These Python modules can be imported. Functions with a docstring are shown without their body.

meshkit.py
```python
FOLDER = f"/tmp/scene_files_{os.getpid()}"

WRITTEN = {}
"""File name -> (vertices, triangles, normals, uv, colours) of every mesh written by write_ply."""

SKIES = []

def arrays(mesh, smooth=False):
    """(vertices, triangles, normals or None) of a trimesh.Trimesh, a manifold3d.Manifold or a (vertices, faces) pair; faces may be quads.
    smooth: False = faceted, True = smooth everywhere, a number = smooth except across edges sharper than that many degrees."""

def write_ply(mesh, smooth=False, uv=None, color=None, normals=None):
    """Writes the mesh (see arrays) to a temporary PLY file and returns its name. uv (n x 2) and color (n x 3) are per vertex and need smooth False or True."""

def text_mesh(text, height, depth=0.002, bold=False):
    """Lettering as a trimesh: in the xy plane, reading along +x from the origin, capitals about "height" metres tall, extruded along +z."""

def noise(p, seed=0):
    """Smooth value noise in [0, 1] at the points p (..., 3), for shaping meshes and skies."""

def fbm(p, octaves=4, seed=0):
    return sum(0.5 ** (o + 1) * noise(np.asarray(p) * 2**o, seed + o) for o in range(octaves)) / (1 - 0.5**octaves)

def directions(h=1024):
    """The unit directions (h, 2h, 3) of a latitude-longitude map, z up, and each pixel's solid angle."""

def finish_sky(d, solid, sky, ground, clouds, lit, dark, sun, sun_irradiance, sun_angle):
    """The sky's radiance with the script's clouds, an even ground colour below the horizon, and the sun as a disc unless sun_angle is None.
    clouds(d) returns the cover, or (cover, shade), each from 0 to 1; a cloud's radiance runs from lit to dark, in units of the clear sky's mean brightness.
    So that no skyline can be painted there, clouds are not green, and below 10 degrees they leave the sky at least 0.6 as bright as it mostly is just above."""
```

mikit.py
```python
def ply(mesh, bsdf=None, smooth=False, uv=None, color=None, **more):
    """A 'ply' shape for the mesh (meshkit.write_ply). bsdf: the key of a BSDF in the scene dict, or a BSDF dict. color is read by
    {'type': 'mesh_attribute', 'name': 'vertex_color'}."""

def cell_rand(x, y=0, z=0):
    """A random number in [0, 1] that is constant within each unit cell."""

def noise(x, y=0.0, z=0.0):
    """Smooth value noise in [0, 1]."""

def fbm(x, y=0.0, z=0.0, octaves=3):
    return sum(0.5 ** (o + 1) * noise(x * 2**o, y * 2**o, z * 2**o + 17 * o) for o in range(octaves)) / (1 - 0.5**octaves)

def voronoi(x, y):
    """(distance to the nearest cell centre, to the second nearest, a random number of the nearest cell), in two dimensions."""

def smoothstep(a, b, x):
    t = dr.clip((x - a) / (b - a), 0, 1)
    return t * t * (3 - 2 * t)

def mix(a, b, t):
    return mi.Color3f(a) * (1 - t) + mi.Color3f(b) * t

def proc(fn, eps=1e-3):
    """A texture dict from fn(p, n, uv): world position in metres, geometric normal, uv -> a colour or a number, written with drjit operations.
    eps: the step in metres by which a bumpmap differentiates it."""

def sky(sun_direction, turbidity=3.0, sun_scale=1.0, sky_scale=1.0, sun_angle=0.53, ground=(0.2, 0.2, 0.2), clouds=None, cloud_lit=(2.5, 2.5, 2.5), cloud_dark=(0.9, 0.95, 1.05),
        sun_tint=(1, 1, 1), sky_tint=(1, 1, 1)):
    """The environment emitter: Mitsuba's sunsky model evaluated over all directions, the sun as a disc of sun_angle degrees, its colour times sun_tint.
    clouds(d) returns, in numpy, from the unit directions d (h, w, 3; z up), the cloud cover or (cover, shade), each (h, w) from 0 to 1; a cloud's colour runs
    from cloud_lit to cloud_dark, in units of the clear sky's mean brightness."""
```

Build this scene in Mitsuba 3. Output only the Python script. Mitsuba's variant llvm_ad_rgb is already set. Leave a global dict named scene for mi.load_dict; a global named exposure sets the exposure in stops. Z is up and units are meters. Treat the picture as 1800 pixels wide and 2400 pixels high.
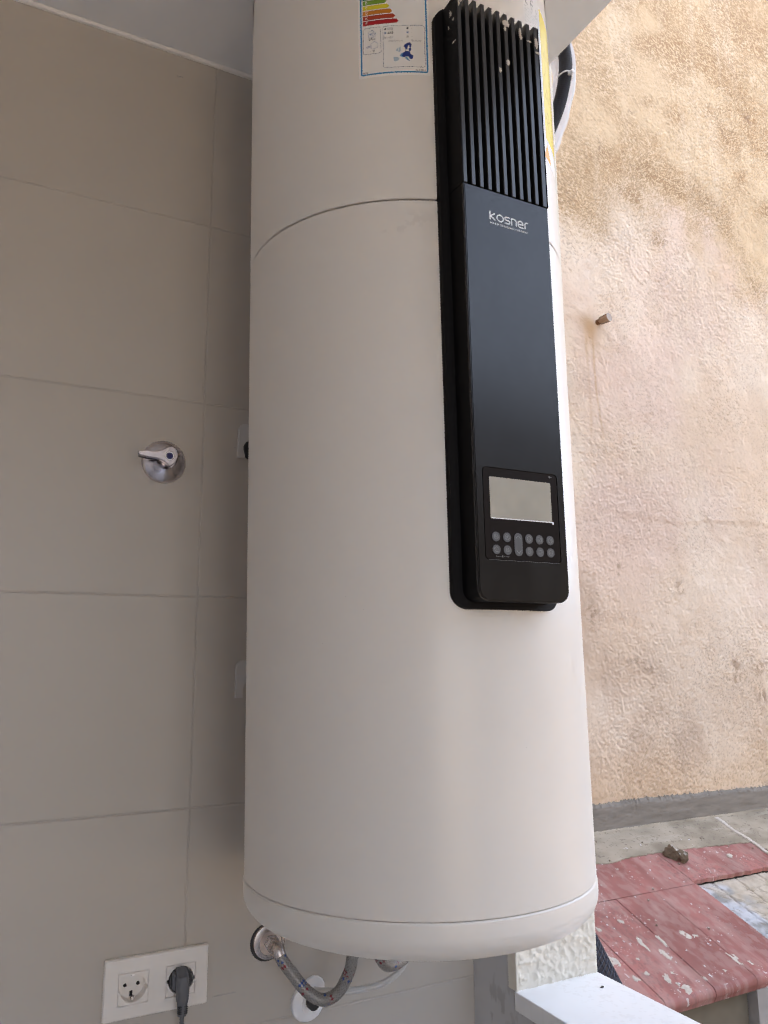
import math, random
import numpy as np, trimesh, manifold3d, mitsuba as mi, drjit as dr
import mikit, meshkit
from mikit import noise, fbm, voronoi, cell_rand, smoothstep, mix, proc
from shapely.geometry import Polygon, Point, LineString, box as sbox
from shapely import affinity

scene, labels = {}, {}
T = mi.ScalarTransform4f
rng = np.random.default_rng(7)

# ------------------------------------------------------------------ camera, sky, exposure
CAM = np.array([-.3322, -1.3397, 1.468])
YAW, PITCH, ROLL = .4761, .1814, -.0068
fw = np.array([math.sin(YAW) * math.cos(PITCH), math.cos(YAW) * math.cos(PITCH), math.sin(PITCH)])
rt = np.cross(fw, [0, 0, 1]); rt /= np.linalg.norm(rt)
upv = np.cross(rt, fw)
up2 = -math.sin(ROLL) * rt + math.cos(ROLL) * upv
scene['camera'] = {'type': 'perspective', 'fov': math.degrees(2 * math.atan(900 / 1844.6)), 'fov_axis': 'x', 'near_clip': .05, 'far_clip': 400.0,
                   'to_world': T().look_at(origin=CAM.tolist(), target=(CAM + fw).tolist(), up=up2.tolist())}
scene['sky'] = mikit.sky((-.66, .20, .80), turbidity=4, sky_tint=(1.08, 1.06, 1.06), sun_tint=(1.05, 1, .92),
                         clouds=lambda d: .12 + .45 * meshkit.fbm(d * [1.6, 1.6, 3.0] + 5, 4, 2), cloud_lit=(2.3, 2.28, 2.3), cloud_dark=(1.2, 1.2, 1.25))
exposure = 4.06


# ------------------------------------------------------------------ helpers
def put(key, mesh, bsdf, smooth=False, kind=None, label=None, category=None, group=None, **kw):
    """one entry of scene; a taken key gets a number"""
    k, i = key, 0
    while k in scene:
        i += 1
        k = f'{key}_{i:03d}'
    scene[k] = mikit.ply(mesh, bsdf, smooth=smooth, **kw)
    d = {a: b for a, b in (('label', label), ('category', category), ('group', group), ('kind', kind)) if b}
    if d:
        labels[k] = d
    return k


def again(key, source, label=None):
    """another entry with the shape dict of source"""
    k, i = key, 0
    while k in scene:
        i += 1
        k = f'{key}_{i:03d}'
    scene[k] = dict(source)
    if label:
        labels[k] = {'label': label}
    return k


def thing(key, label, category, group=None):
    labels[key] = {'label': label, 'category': category}
    if group:
        labels[key]['group'] = group
    return key


def tm(m):
    if hasattr(m, 'to_mesh'):
        q = m.to_mesh()
        return trimesh.Trimesh(np.array(q.vert_properties[:, :3], float), np.array(q.tri_verts), process=False)
    return m


def cat(*ms):
    ms = [tm(m) for m in (ms[0] if len(ms) == 1 and isinstance(ms[0], (list, tuple)) else ms)]
    return trimesh.util.concatenate(ms)


def box(x0, x1, y0, y1, z0, z1):
    m = trimesh.creation.box((x1 - x0, y1 - y0, z1 - z0))
    m.apply_translation(((x0 + x1) / 2, (y0 + y1) / 2, (z0 + z1) / 2))
    return m


def bevel_box(x0, x1, y0, y1, z0, z1, b):
    """box with chamfered edges (convex hull of 24 points)"""
    pts = []
    for x, sx in ((x0, 1), (x1, -1)):
        for y, sy in ((y0, 1), (y1, -1)):
            for z, sz in ((z0, 1), (z1, -1)):
                pts += [(x, y + sy * b, z + sz * b), (x + sx * b, y, z + sz * b), (x + sx * b, y + sy * b, z)]
    return trimesh.convex.convex_hull(np.array(pts))


def rrect(x0, x1, y0, y1, r, n=6):
    return sbox(x0 + r, y0 + r, x1 - r, y1 - r).buffer(r, quad_segs=n)


def extrude(poly, d):
    gs = getattr(poly, 'geoms', [poly])
    return trimesh.util.concatenate([trimesh.creation.extrude_polygon(g, d, engine='earcut') for g in gs])


def xz(mesh, y):
    """mesh drawn in xy (height along its z) -> x, z with its height towards -y from y"""
    v = np.array(mesh.vertices)
    return trimesh.Trimesh(np.stack([v[:, 0], y - v[:, 2], v[:, 1]], 1), mesh.faces, process=False)


def pillow(poly, h, b, n=3):
    """polygon extruded by h with a rounded top edge of radius b: stacked insets"""
    parts, z = [extrude(poly, h - b)], h - b
    for i in range(n):
        a0, a1 = i / n * math.pi / 2, (i + 1) / n * math.pi / 2
        p = poly.buffer(-b * (1 - math.cos(a1)) if i else -b * (1 - math.cos(a1)) * .5)
        m = extrude(p, b * (math.sin(a1) - math.sin(a0)) + .00002)
        m.apply_translation((0, 0, z)); z += b * (math.sin(a1) - math.sin(a0))
        parts.append(m)
    return trimesh.util.concatenate(parts)


def loft(poly, levels):
    """closed solid from offsets of one polygon: levels = [(offset, height)], all with the same vertex count by scaling about normals"""
    p = np.array(poly.exterior.coords)[:-1]
    if Polygon(p).exterior.is_ccw is False:
        p = p[::-1]
    d0 = p - np.roll(p, 1, 0); d1 = np.roll(p, -1, 0) - p
    n0 = np.stack([d0[:, 1], -d0[:, 0]], 1); n1 = np.stack([d1[:, 1], -d1[:, 0]], 1)
    n0 /= np.linalg.norm(n0, axis=1, keepdims=True); n1 /= np.linalg.norm(n1, axis=1, keepdims=True)
    m = n0 + n1; m /= np.maximum((m * n0).sum(1, keepdims=True), .3)
    m /= 1
    V = [np.column_stack([p + o * m / np.maximum(np.linalg.norm(m, axis=1, keepdims=True), 1e-9) * np.minimum(np.linalg.norm(m, axis=1, keepdims=True), 1.3), np.full(len(p), z)]) for o, z in levels]
    k, N = len(levels), len(p)
    F = []
    for a in range(k - 1):
        for i in range(N):
            j = (i + 1) % N
            F += [[a * N + i, a * N + j, (a + 1) * N + j], [a * N + i, (a + 1) * N + j, (a + 1) * N + i]]
    top = trimesh.creation.triangulate_polygon(Polygon(V[-1][:, :2]), engine='earcut')
    V = np.vstack(V)
    m1 = trimesh.Trimesh(V, F, process=False)
    tv = np.column_stack([top[0], np.full(len(top[0]), levels[-1][1])]); tf = np.array(top[1])
    cr = np.cross(tv[tf[:, 1]] - tv[tf[:, 0]], tv[tf[:, 2]] - tv[tf[:, 0]])[:, 2]
    tf[cr < 0] = tf[cr < 0][:, ::-1]
    return trimesh.util.concatenate([m1, trimesh.Trimesh(tv, tf, process=False)])


def revolve(profile, n=96):
    return trimesh.creation.revolve(np.array(profile, float), sections=n)


def cyl_y(cx, cz, y0, y1, r, n=40, r1=None):
    """solid of revolution about the y direction from y0 (back) to y1 (front, smaller y)"""
    r1 = r if r1 is None else r1
    m = revolve([(0, 0), (r, 0), (r1, 1), (0, 1)], n)
    v = np.array(m.vertices)
    return trimesh.Trimesh(np.stack([cx + v[:, 0], y0 + (y1 - y0) * v[:, 2], cz + v[:, 1]], 1), m.faces, process=False)


def lathe_y(cx, cz, y0, prof, n=64):
    """prof: [(radius, distance from y0 towards -y)]"""
    m = revolve(prof, n)
    v = np.array(m.vertices)
    return trimesh.Trimesh(np.stack([cx + v[:, 0], y0 - v[:, 2], cz + v[:, 1]], 1), m.faces, process=False)


def spline(pts, n):
    from scipy.interpolate import CubicSpline
    pts = np.array(pts, float)
    t = np.r_[0, np.cumsum(np.linalg.norm(np.diff(pts, axis=0), axis=1))]
    return CubicSpline(t, pts)(np.linspace(0, t[-1], n))


def tube(path, rad, sides=20, cap=True):
    """(mesh, uv): uv = (angle / 2pi, metres along)"""
    P = np.asarray(path, float)
    rad = np.broadcast_to(rad, (len(P),))
    t = np.gradient(P, axis=0); t /= np.linalg.norm(t, axis=1, keepdims=True)
    a = np.cross(t[0], [0, 0, 1] if abs(t[0][2]) < .9 else [1, 0, 0]); a /= np.linalg.norm(a)
    s = np.r_[0, np.cumsum(np.linalg.norm(np.diff(P, axis=0), axis=1))]
    V, UV, F = [], [], []
    ang = np.linspace(0, 2 * np.pi, sides + 1)
    for i in range(len(P)):
        a = a - t[i] * (a @ t[i]); a /= np.linalg.norm(a)
        b = np.cross(t[i], a)
        V.append(P[i] + rad[i] * (np.cos(ang)[:, None] * a + np.sin(ang)[:, None] * b))
        UV.append(np.stack([ang / (2 * np.pi), np.full(sides + 1, s[i])], 1))
    k = sides + 1
    for i in range(len(P) - 1):
        for j in range(sides):
            F += [[i * k + j, i * k + j + 1, (i + 1) * k + j + 1], [i * k + j, (i + 1) * k + j + 1, (i + 1) * k + j]]
    V, UV = np.vstack(V), np.vstack(UV)
    if cap:
        for i, fl in ((0, True), (len(P) - 1, False)):
            c = len(V)
            V = np.vstack([V, P[i]]); UV = np.vstack([UV, [0.5, s[i]]])
            for j in range(sides):
                f = [c, i * k + j, i * k + j + 1]
                F.append(f[::-1] if fl else f)
    return trimesh.Trimesh(V, np.array(F), process=False), UV


def grid(x, y, z=None):
    """height field mesh over the 1-d arrays x, y"""
    X, Y = np.meshgrid(x, y, indexing='ij')
    V = np.stack([X, Y, np.zeros_like(X) if z is None else z(X, Y)], -1).reshape(-1, 3)
    n, m = len(x), len(y)
    i, j = np.meshgrid(np.arange(n - 1), np.arange(m - 1), indexing='ij')
    q = (i * m + j).ravel()
    F = np.vstack([np.stack([q, q + m, q + m + 1], 1), np.stack([q, q + m + 1, q + 1], 1)])
    return trimesh.Trimesh(V, F, process=False)


def lump(rx, ry, rz, seed, rough=.35, sub=2, freq=2.2):
    m = trimesh.creation.icosphere(subdivisions=sub)
    v = np.array(m.vertices)
    v = v * (1 + rough * (meshkit.fbm(v * freq + 31 + seed * 7.3, 3, seed)[:, None] - .5) * 2)
    return trimesh.Trimesh(v * [rx, ry, rz], m.faces, process=False)


def bsdf(key, **kw):
    scene[key] = kw
    return key


def principled(key, color, rough=.5, bump=None, two=False, **kw):
    d = {'type': 'principled', 'base_color': color if isinstance(color, dict) else {'type': 'rgb', 'value': list(color)},
         'roughness': rough if isinstance(rough, dict) else float(rough), **kw}
    if bump:
        d = {'type': 'bumpmap', 'arbitrary': bump[0], 'scale': float(bump[1]), 'bsdf': d}
    if two:
        d = {'type': 'twosided', 'bsdf': d}
    scene[key] = d
    return key


# ------------------------------------------------------------------ materials
def tile_col(p, n, uv):
    a = fbm(p.x * 3, p.y * 3, p.z * 3, 3) * .6 + .55 * cell_rand(p.x / .6 + 40, (p.z - 1.57) / .342 + 40, 3) - .1
    return mix((.462, .422, .372), (.492, .452, .402), a)


principled('mat_tile', proc(tile_col), .38, specular=.35)
principled('mat_grout', (.438, .40, .355), .8)
principled('mat_ceiling', proc(lambda p, n, uv: mix((.71, .715, .71), (.745, .745, .74), fbm(p.x * 5, p.y * 5, 0, 4))), .75,
           bump=(proc(lambda p, n, uv: fbm(p.x * 40, p.y * 40, 0, 3), eps=.004), .0006))
principled('mat_sealant', (.74, .72, .69), .5)


def gray_plaster(p, n, uv):
    a = fbm(p.x * 20, p.y * 20, p.z * 20, 4)
    scuff = smoothstep(.60, .72, fbm(p.y * 55, p.z * 25, 3, 4)) * smoothstep(.98, .84, p.z)
    return mix(mix((.46, .455, .455), (.52, .515, .51), a), (.26, .24, .22), scuff * .4)


principled('mat_inner_plaster', proc(gray_plaster), .7)
principled('mat_room_paint', (.76, .76, .76), .8)
principled('mat_room_floor', (.50, .50, .50), .5)


def reveal_col(p, n, uv):
    return mix((.62, .575, .49), (.72, .68, .59), fbm(p.x * 60, p.y * 60, p.z * 60, 3))


principled('mat_reveal', proc(reveal_col), .9)


def marble_col(p, n, uv):
    a = fbm(p.x * 9, p.y * 9, p.z * 9, 4)
    vein = smoothstep(.04, .0, dr.abs(fbm(p.x * 5 + 3, p.y * 5, 2, 4) - .5))
    g = smoothstep(.60, .75, fbm(p.x * 160, p.y * 160, 4, 2)) * smoothstep(.40, .60, fbm(p.x * 7, p.y * 7, 6, 3))
    return mix(mix(mix((.76, .76, .75), (.84, .84, .835), a), (.70, .70, .70), vein * .4), (.66, .645, .62), g * .25)


principled('mat_marble', proc(marble_col), .42)



def paint_col(p, n, uv):
    a = fbm(p.x * 2.5, p.y * 2.5, p.z * 2.5, 2)
    # faint rubbed marks beside the panel
    g = dr.exp(-dr.square((p.x - .135) / .02) - dr.square((p.z - 2.025) / .012)) + dr.exp(-dr.square((p.x - .108) / .018) - dr.square((p.z - 2.012) / .006))
    s = g * smoothstep(.50, .62, fbm(p.x * 110, p.y * 110, p.z * 110, 3))
    return mix(mix((.672, .634, .582), (.692, .654, .602), a), (.52, .48, .44), s * .35)


principled('mat_paint', proc(paint_col), proc(lambda p, n, uv: .26 + .10 * fbm(p.x * 7, p.y * 7, p.z * 5, 4)), specular=.5,
           bump=(proc(lambda p, n, uv: noise(p.x * 900, p.y * 900, p.z * 900), eps=.0006), .00001))
principled('mat_cap', (.680, .645, .594), .32, specular=.5)
principled('mat_gap', (.03, .025, .022), .8)
principled('mat_black', proc(lambda p, n, uv: mix((.002, .0018, .0024), (.004, .0036, .0044), fbm(p.x * 70, p.y * 70, p.z * 25, 3))), .55, specular=.12)
principled('mat_recess', (.006, .006, .007), .7, specular=.2)
principled('mat_plate', proc(lambda p, n, uv: mix((.0045, .0042, .0045), (.008, .0078, .008), smoothstep(.35, .7, fbm(p.x * 22 + 5, p.y * 22, p.z * 9, 4)))),
           proc(lambda p, n, uv: .19 + .11 * fbm(p.x * 18, p.y * 18, p.z * 10, 3)), specular=.5)
principled('mat_slat', (.016, .016, .017), .22, specular=.7)
principled('mat_display', (.010, .0085, .0095), .16, specular=.4)
principled('mat_button', (.085, .085, .087), .45)
principled('mat_icon', (.17, .175, .175), .5)
principled('mat_print', (.78, .78, .78), .5)


def lcd_col(p, n, uv):
    a = fbm(p.x * 30, p.z * 30, 2, 3)
    return mix((.30, .28, .225), (.40, .375, .31), a)


principled('mat_lcd', proc(lcd_col), .30, specular=.5, clearcoat=.5, clearcoat_gloss=.85)
principled('mat_film_edge', (.8, .83, .9), .2)
principled('mat_sticker', (.70, .675, .64), .45)
principled('mat_sticker_white', (.74, .725, .69), .4)
principled('mat_yellow', (.72, .58, .05), .4)
principled('mat_orange', (.72, .36, .03), .4)
principled('mat_olive', (.42, .32, .02), .5)
for nm, c in {'border_blue': (.03, .20, .42), 'frame_gray': (.10, .13, .20), 'ink': (.02, .02, .02), 'ink_gray': (.16, .15, .15), 'ink_light': (.38, .36, .34),
              'class_a': (.0, .14, .05), 'class_b': (.16, .28, .02), 'class_c': (.62, .52, .015), 'class_d': (.50, .17, .01), 'class_e': (.35, .035, .01), 'class_f': (.33, .005, .008),
              'map_dark': (.012, .03, .18), 'map_mid': (.10, .26, .47), 'map_light': (.33, .43, .52), 'house_blue': (.12, .18, .34)}.items():
    principled('mat_' + nm, c, .5)
bsdf('mat_chrome', type='roughconductor', material='Cr', alpha=.035, specular_reflectance={'type': 'rgb', 'value': [1, .985, .96]})
bsdf('mat_steel', type='roughconductor', material='Cr', alpha=.16, specular_reflectance={'type': 'rgb', 'value': [.95, .90, .80]})
principled('mat_blue_dot', (.004, .006, .10), .15, specular=.6)
principled('mat_dark_rubber', (.02, .02, .021), .5)
principled('mat_socket', (.74, .70, .65), .32)
principled('mat_hole', (.008, .007, .007), .8)
principled('mat_plug', (.105, .108, .118), .5)
principled('mat_bracket', (.54, .52, .50), .4)
principled('mat_white_plastic', (.80, .80, .81), .3)
principled('mat_clear_tube', (.56, .555, .54), .18, specular=.6)


def braid_col(p, n, uv):
    u, v = uv.x * 12, uv.y * 330.0
    a, b = u + v * .5, u - v * .5
    ia, ib = dr.floor(a), dr.floor(b)
    fa, fb = a - ia, b - ib
    par = cell_rand(ia, ib, 3)
    over = (ia + ib) - 2 * dr.floor((ia + ib) * .5)
    edge = dr.select(over > .5, dr.abs(fa - .5), dr.abs(fb - .5))
    shade = mix((.25, .235, .22), (.05, .047, .044), smoothstep(.30, .5, edge))
    shade = mix(shade, (.40, .39, .37), par * .35)
    # coloured tracer threads in short bands
    band = uv.y * 21.0 - dr.floor(uv.y * 21.0)
    ina = (band > .30) & (band < .46) & (over > .5) & (cell_rand(ia, 7, 1) > .5)
    inb = (band > .50) & (band < .66) & (over > .5) & (cell_rand(ia, 9, 2) > .5)
    shade = dr.select(ina, mi.Color3f(.02, .06, .25), shade)
    return dr.select(inb, mi.Color3f(.20, .02, .03), shade)


principled('mat_braid', proc(braid_col), .42, metallic=.25)


def tile_bump(p, n, uv):
    return fbm(p.x * 90, p.y * 70, 0, 3)


def red_col(p, n, uv):
    a = fbm(p.x * 7, p.y * 3, 4, 4)
    st = fbm(p.x * 26, p.y * 4.5, 1, 4)
    dust = smoothstep(.50, .74, st) * .55 + smoothstep(.56, .78, fbm(p.x * 9 + 7, p.y * 6, 2, 4)) * .45
    d = smoothstep(.50, .72, fbm(p.x * 120, p.y * 80, 7, 3)) * (.25 + .6 * smoothstep(.4, .65, fbm(p.x * 9 + 2, p.y * 7, 3, 4)))
    c = mix((.235, .078, .064), (.365, .138, .118), smoothstep(.25, .75, a))
    c = mix(c, (.225, .10, .088), d)
    c = mix(c, (.46, .30, .265), dust * .6)
    c = mix(c, (.40, .275, .24), .05 + .3 * smoothstep(.42, .66, fbm(p.x * 38, p.y * 24, 12, 4)))
    speck = smoothstep(.86, .91, noise(p.x * 110, p.y * 110, 3)) * smoothstep(.52, .62, fbm(p.x * 8, p.y * 8, 5, 2))
    return mix(c, (.70, .66, .64), speck * .5)


principled('mat_red_tile', proc(red_col), .6, bump=(proc(tile_bump, eps=.003), .004))


def cement_col(p, n, uv):
    a = fbm(p.x * 6, p.y * 9, p.z * 9, 4)
    d = smoothstep(.60, .75, fbm(p.x * 80, p.y * 80, p.z * 80, 3))
    w = smoothstep(.55, .75, fbm(p.x * 3 + 4, p.y * 14, p.z * 3, 4))
    return mix(mix(mix((.245, .207, .152), (.40, .34, .26), smoothstep(.25, .75, a)), (.47, .42, .345), w * .6), (.15, .13, .105), d * .6)


principled('mat_cement', proc(cement_col), .9, bump=(proc(lambda p, n, uv: fbm(p.x * 90, p.y * 90, p.z * 90, 3), eps=.004), .006))


def skirting_col(p, n, uv):
    a = fbm(p.x * 10, 2, p.z * 40, 4)
    return mix((.165, .145, .120), (.265, .235, .20), a)


principled('mat_skirting', proc(skirting_col), .85, bump=(proc(lambda p, n, uv: fbm(p.x * 30, 1, p.z * 110, 4), eps=.004), .009))


def bed_col(p, n, uv):
    a = smoothstep(-.06, .06, p.x - 3.10 - (1.6 - p.y) * .6 + (fbm(p.x * 9, p.y * 9, 3, 3) - .5) * .35)
    w = fbm(p.x * 14, p.y * 14, 8, 4)
    left = mix((.27, .27, .26), (.50, .51, .53), smoothstep(.35, .66, w))
    right = mix((.36, .30, .22), (.58, .515, .42), fbm(p.x * 30, p.y * 30, 1, 3))
    scr = smoothstep(.62, .72, fbm(p.x * 60 + p.y * 40, p.y * 22, 6, 3))
    return mix(mix(left, right, a), (.24, .20, .15), scr * .5)


principled('mat_bedding', proc(bed_col), .95)
principled('mat_dark_front', proc(lambda p, n, uv: mix((.12, .10, .068), (.20, .165, .12), fbm(p.x * 9, p.y * 9, p.z * 9, 4))), .9)
principled('mat_light_front', proc(lambda p, n, uv: mix((.27, .25, .23), (.36, .335, .31), fbm(p.x * 12, p.y * 12, p.z * 12, 4))), .9)
principled('mat_mortar', proc(lambda p, n, uv: mix((.40, .35, .29), (.62, .57, .50), fbm(p.x * 90, p.y * 90, p.z * 90, 3))), .95)
principled('mat_speck', (.68, .66, .65), .9)
principled('mat_rock', proc(lambda p, n, uv: mix(mix((.075, .055, .034), (.22, .165, .11), fbm(p.x * 70, p.y * 70, p.z * 70, 4)), (.46, .43, .38), smoothstep(.5, .9, n.z) * smoothstep(.45, .6, fbm(p.x * 45, p.y * 45, p.z * 45, 3)))), .95)
principled('mat_netting', (.012, .016, .030), .5)
principled('mat_netting_strand', (.05, .06, .085), .5)
principled('mat_ground', proc(lambda p, n, uv: mix((.24, .21, .17), (.31, .27, .22), fbm(p.x * 2, p.y * 2, 0, 4))), .95)
principled('mat_facade', (.24, .20, .16), .95)
principled('mat_yard_wall', (.17, .14, .105), .95)
principled('mat_shed', (.055, .05, .045), .95)
principled('mat_window', (.03, .035, .04), .1)
principled('mat_conduit', (.022, .020, .020), .5, specular=.3)
principled('mat_tie', (.72, .70, .66), .4)
bsdf('mat_sleeve', type='blendbsdf', weight=.42,
     a={'type': 'null'}, b={'type': 'twosided', 'bsdf': {'type': 'principled', 'base_color': {'type': 'rgb', 'value': [.72, .72, .75]}, 'roughness': .2, 'specular': .8}})
bsdf('mat_bolt', type='roughconductor', material='Cr', alpha=.25, specular_reflectance={'type': 'rgb', 'value': [.46, .37, .27]})
principled('mat_rust', (.16, .075, .035), .9)


def spot(p, x, z, rx, rz):
    return dr.exp(-dr.square((p.x - x) / rx) - dr.square((p.z - z) / rz))


def stucco_grain(x, z):
    # trowelled render: short ridges whose direction wanders, 4 to 15 mm
    wx, wz = fbm(x * 3, z * 3, 11, 2) * 1.4, fbm(x * 3 + 5, z * 3, 13, 2) * 1.4
    m = smoothstep(.42, .58, fbm(x * 1.3, z * 1.3, 17, 2))
    a = fbm((x + z) * 58 + wx * 6, (x - z) * 105 + wz * 6, 3, 3)
    b = fbm((x - z * .6) * 62 + wx * 6, (x * .6 + z) * 110 + wz * 6, 7, 3)
    return a * (1 - m) + b * m


def stucco_col(p, n, uv):
    x, z = p.x, p.z
    w1 = fbm(x * .9, z * .9, 3, 4)
    w2 = fbm(x * 2.3 + 9, z * 1.7, 5, 5)
    w3 = fbm(x * 6.0, z * 4.5, 8, 5)
    fine = stucco_grain(x, z)
    c = mix((.63, .49, .36), (.69, .57, .445), smoothstep(.3, .7, w2))
    # pink cement bloom across the middle, ochre stain higher up
    pink = smoothstep(.40, .65, fbm(x * 1.3 + 3, z * 1.1 + 5, 1, 5)) * smoothstep(1.4, 2.2, z)
    c = mix(c, (.63, .475, .385), pink * .7)
    up = smoothstep(3.75, 4.35, z + (w1 - .5) * 1.5 + (w3 - .5) * .5 - .12 * (x - 3.0))
    c = mix(c, (.565, .42, .26), up * .92)
    mott = smoothstep(.40, .62, fbm(x * 1.9 + w3 * .6, z * 2.1 + x * .6, 4, 6))
    sweep = mi.Float(0)
    for (a, b, r0, r1, t) in SWEEPS:
        ct, st_ = math.cos(t), math.sin(t)
        sweep = dr.maximum(sweep, dr.exp(-dr.square(((x - a) * ct + (z - b) * st_) / r0) - dr.square(((z - b) * ct - (x - a) * st_) / r1)))
    sweep = sweep * smoothstep(.25, .60, w3)
    brown = dr.minimum(up * mott * .75 + sweep * 1.1, 1) * smoothstep(.80, .30, fine)
    c = mix(c, (.33, .20, .10), brown * .9)
    # whitish run-off
    run = smoothstep(.52, .78, fbm(x * 7, z * .8, 2, 5)) * smoothstep(2.0, 5.5, z)
    c = mix(c, (.70, .59, .46), run * .2)
    # lower: brown mottling and orange foot
    lowm = smoothstep(2.5, 1.7, z)
    c = mix(c, (.47, .345, .25), lowm * smoothstep(.46, .74, fbm(x * 2.6, z * 2.2 + 4, 7, 6)) * (.25 + .6 * fine))
    c = mix(c, (.58, .41, .25), smoothstep(1.05, .68, z + (w3 - .5) * .25) * .55)
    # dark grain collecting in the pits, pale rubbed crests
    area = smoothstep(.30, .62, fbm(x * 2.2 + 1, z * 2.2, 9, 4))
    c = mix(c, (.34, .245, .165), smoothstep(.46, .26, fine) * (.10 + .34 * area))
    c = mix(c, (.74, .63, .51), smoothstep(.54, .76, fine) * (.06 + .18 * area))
    # rust under the bolt
    rust = spot(p, 2.885, 3.43, .055, .10) * .9 + spot(p, 2.83, 3.47, .09, .05) * .4
    sx = x - 2.852 - .006 * dr.sin(z * 9)
    sx2 = x - 2.90 - .10 * (3.25 - z) * smoothstep(3.3, 2.6, z)
    fade = smoothstep(3.42, 3.30, z) * smoothstep(2.45, 3.0, z)
    rust = rust + fade * (dr.exp(-dr.square(sx / .012)) * .35 + dr.exp(-dr.square(sx2 / .009)) * .55) * (.4 + fbm(z * 12, x * 30, 2, 2))
    c = mix(c, (.42, .245, .11), dr.minimum(rust, 1) * .75)
    k = smoothstep(.42, .62, fbm(x * 42, z * 42, 6, 3))
    dots = mi.Float(0)
    for (a, b, r0, r1) in SPOTS:
        dots = dr.maximum(dots, spot(p, a, b, r0, r1))
    return mix(c, (.27, .17, .11), dots * k * .6)


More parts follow.
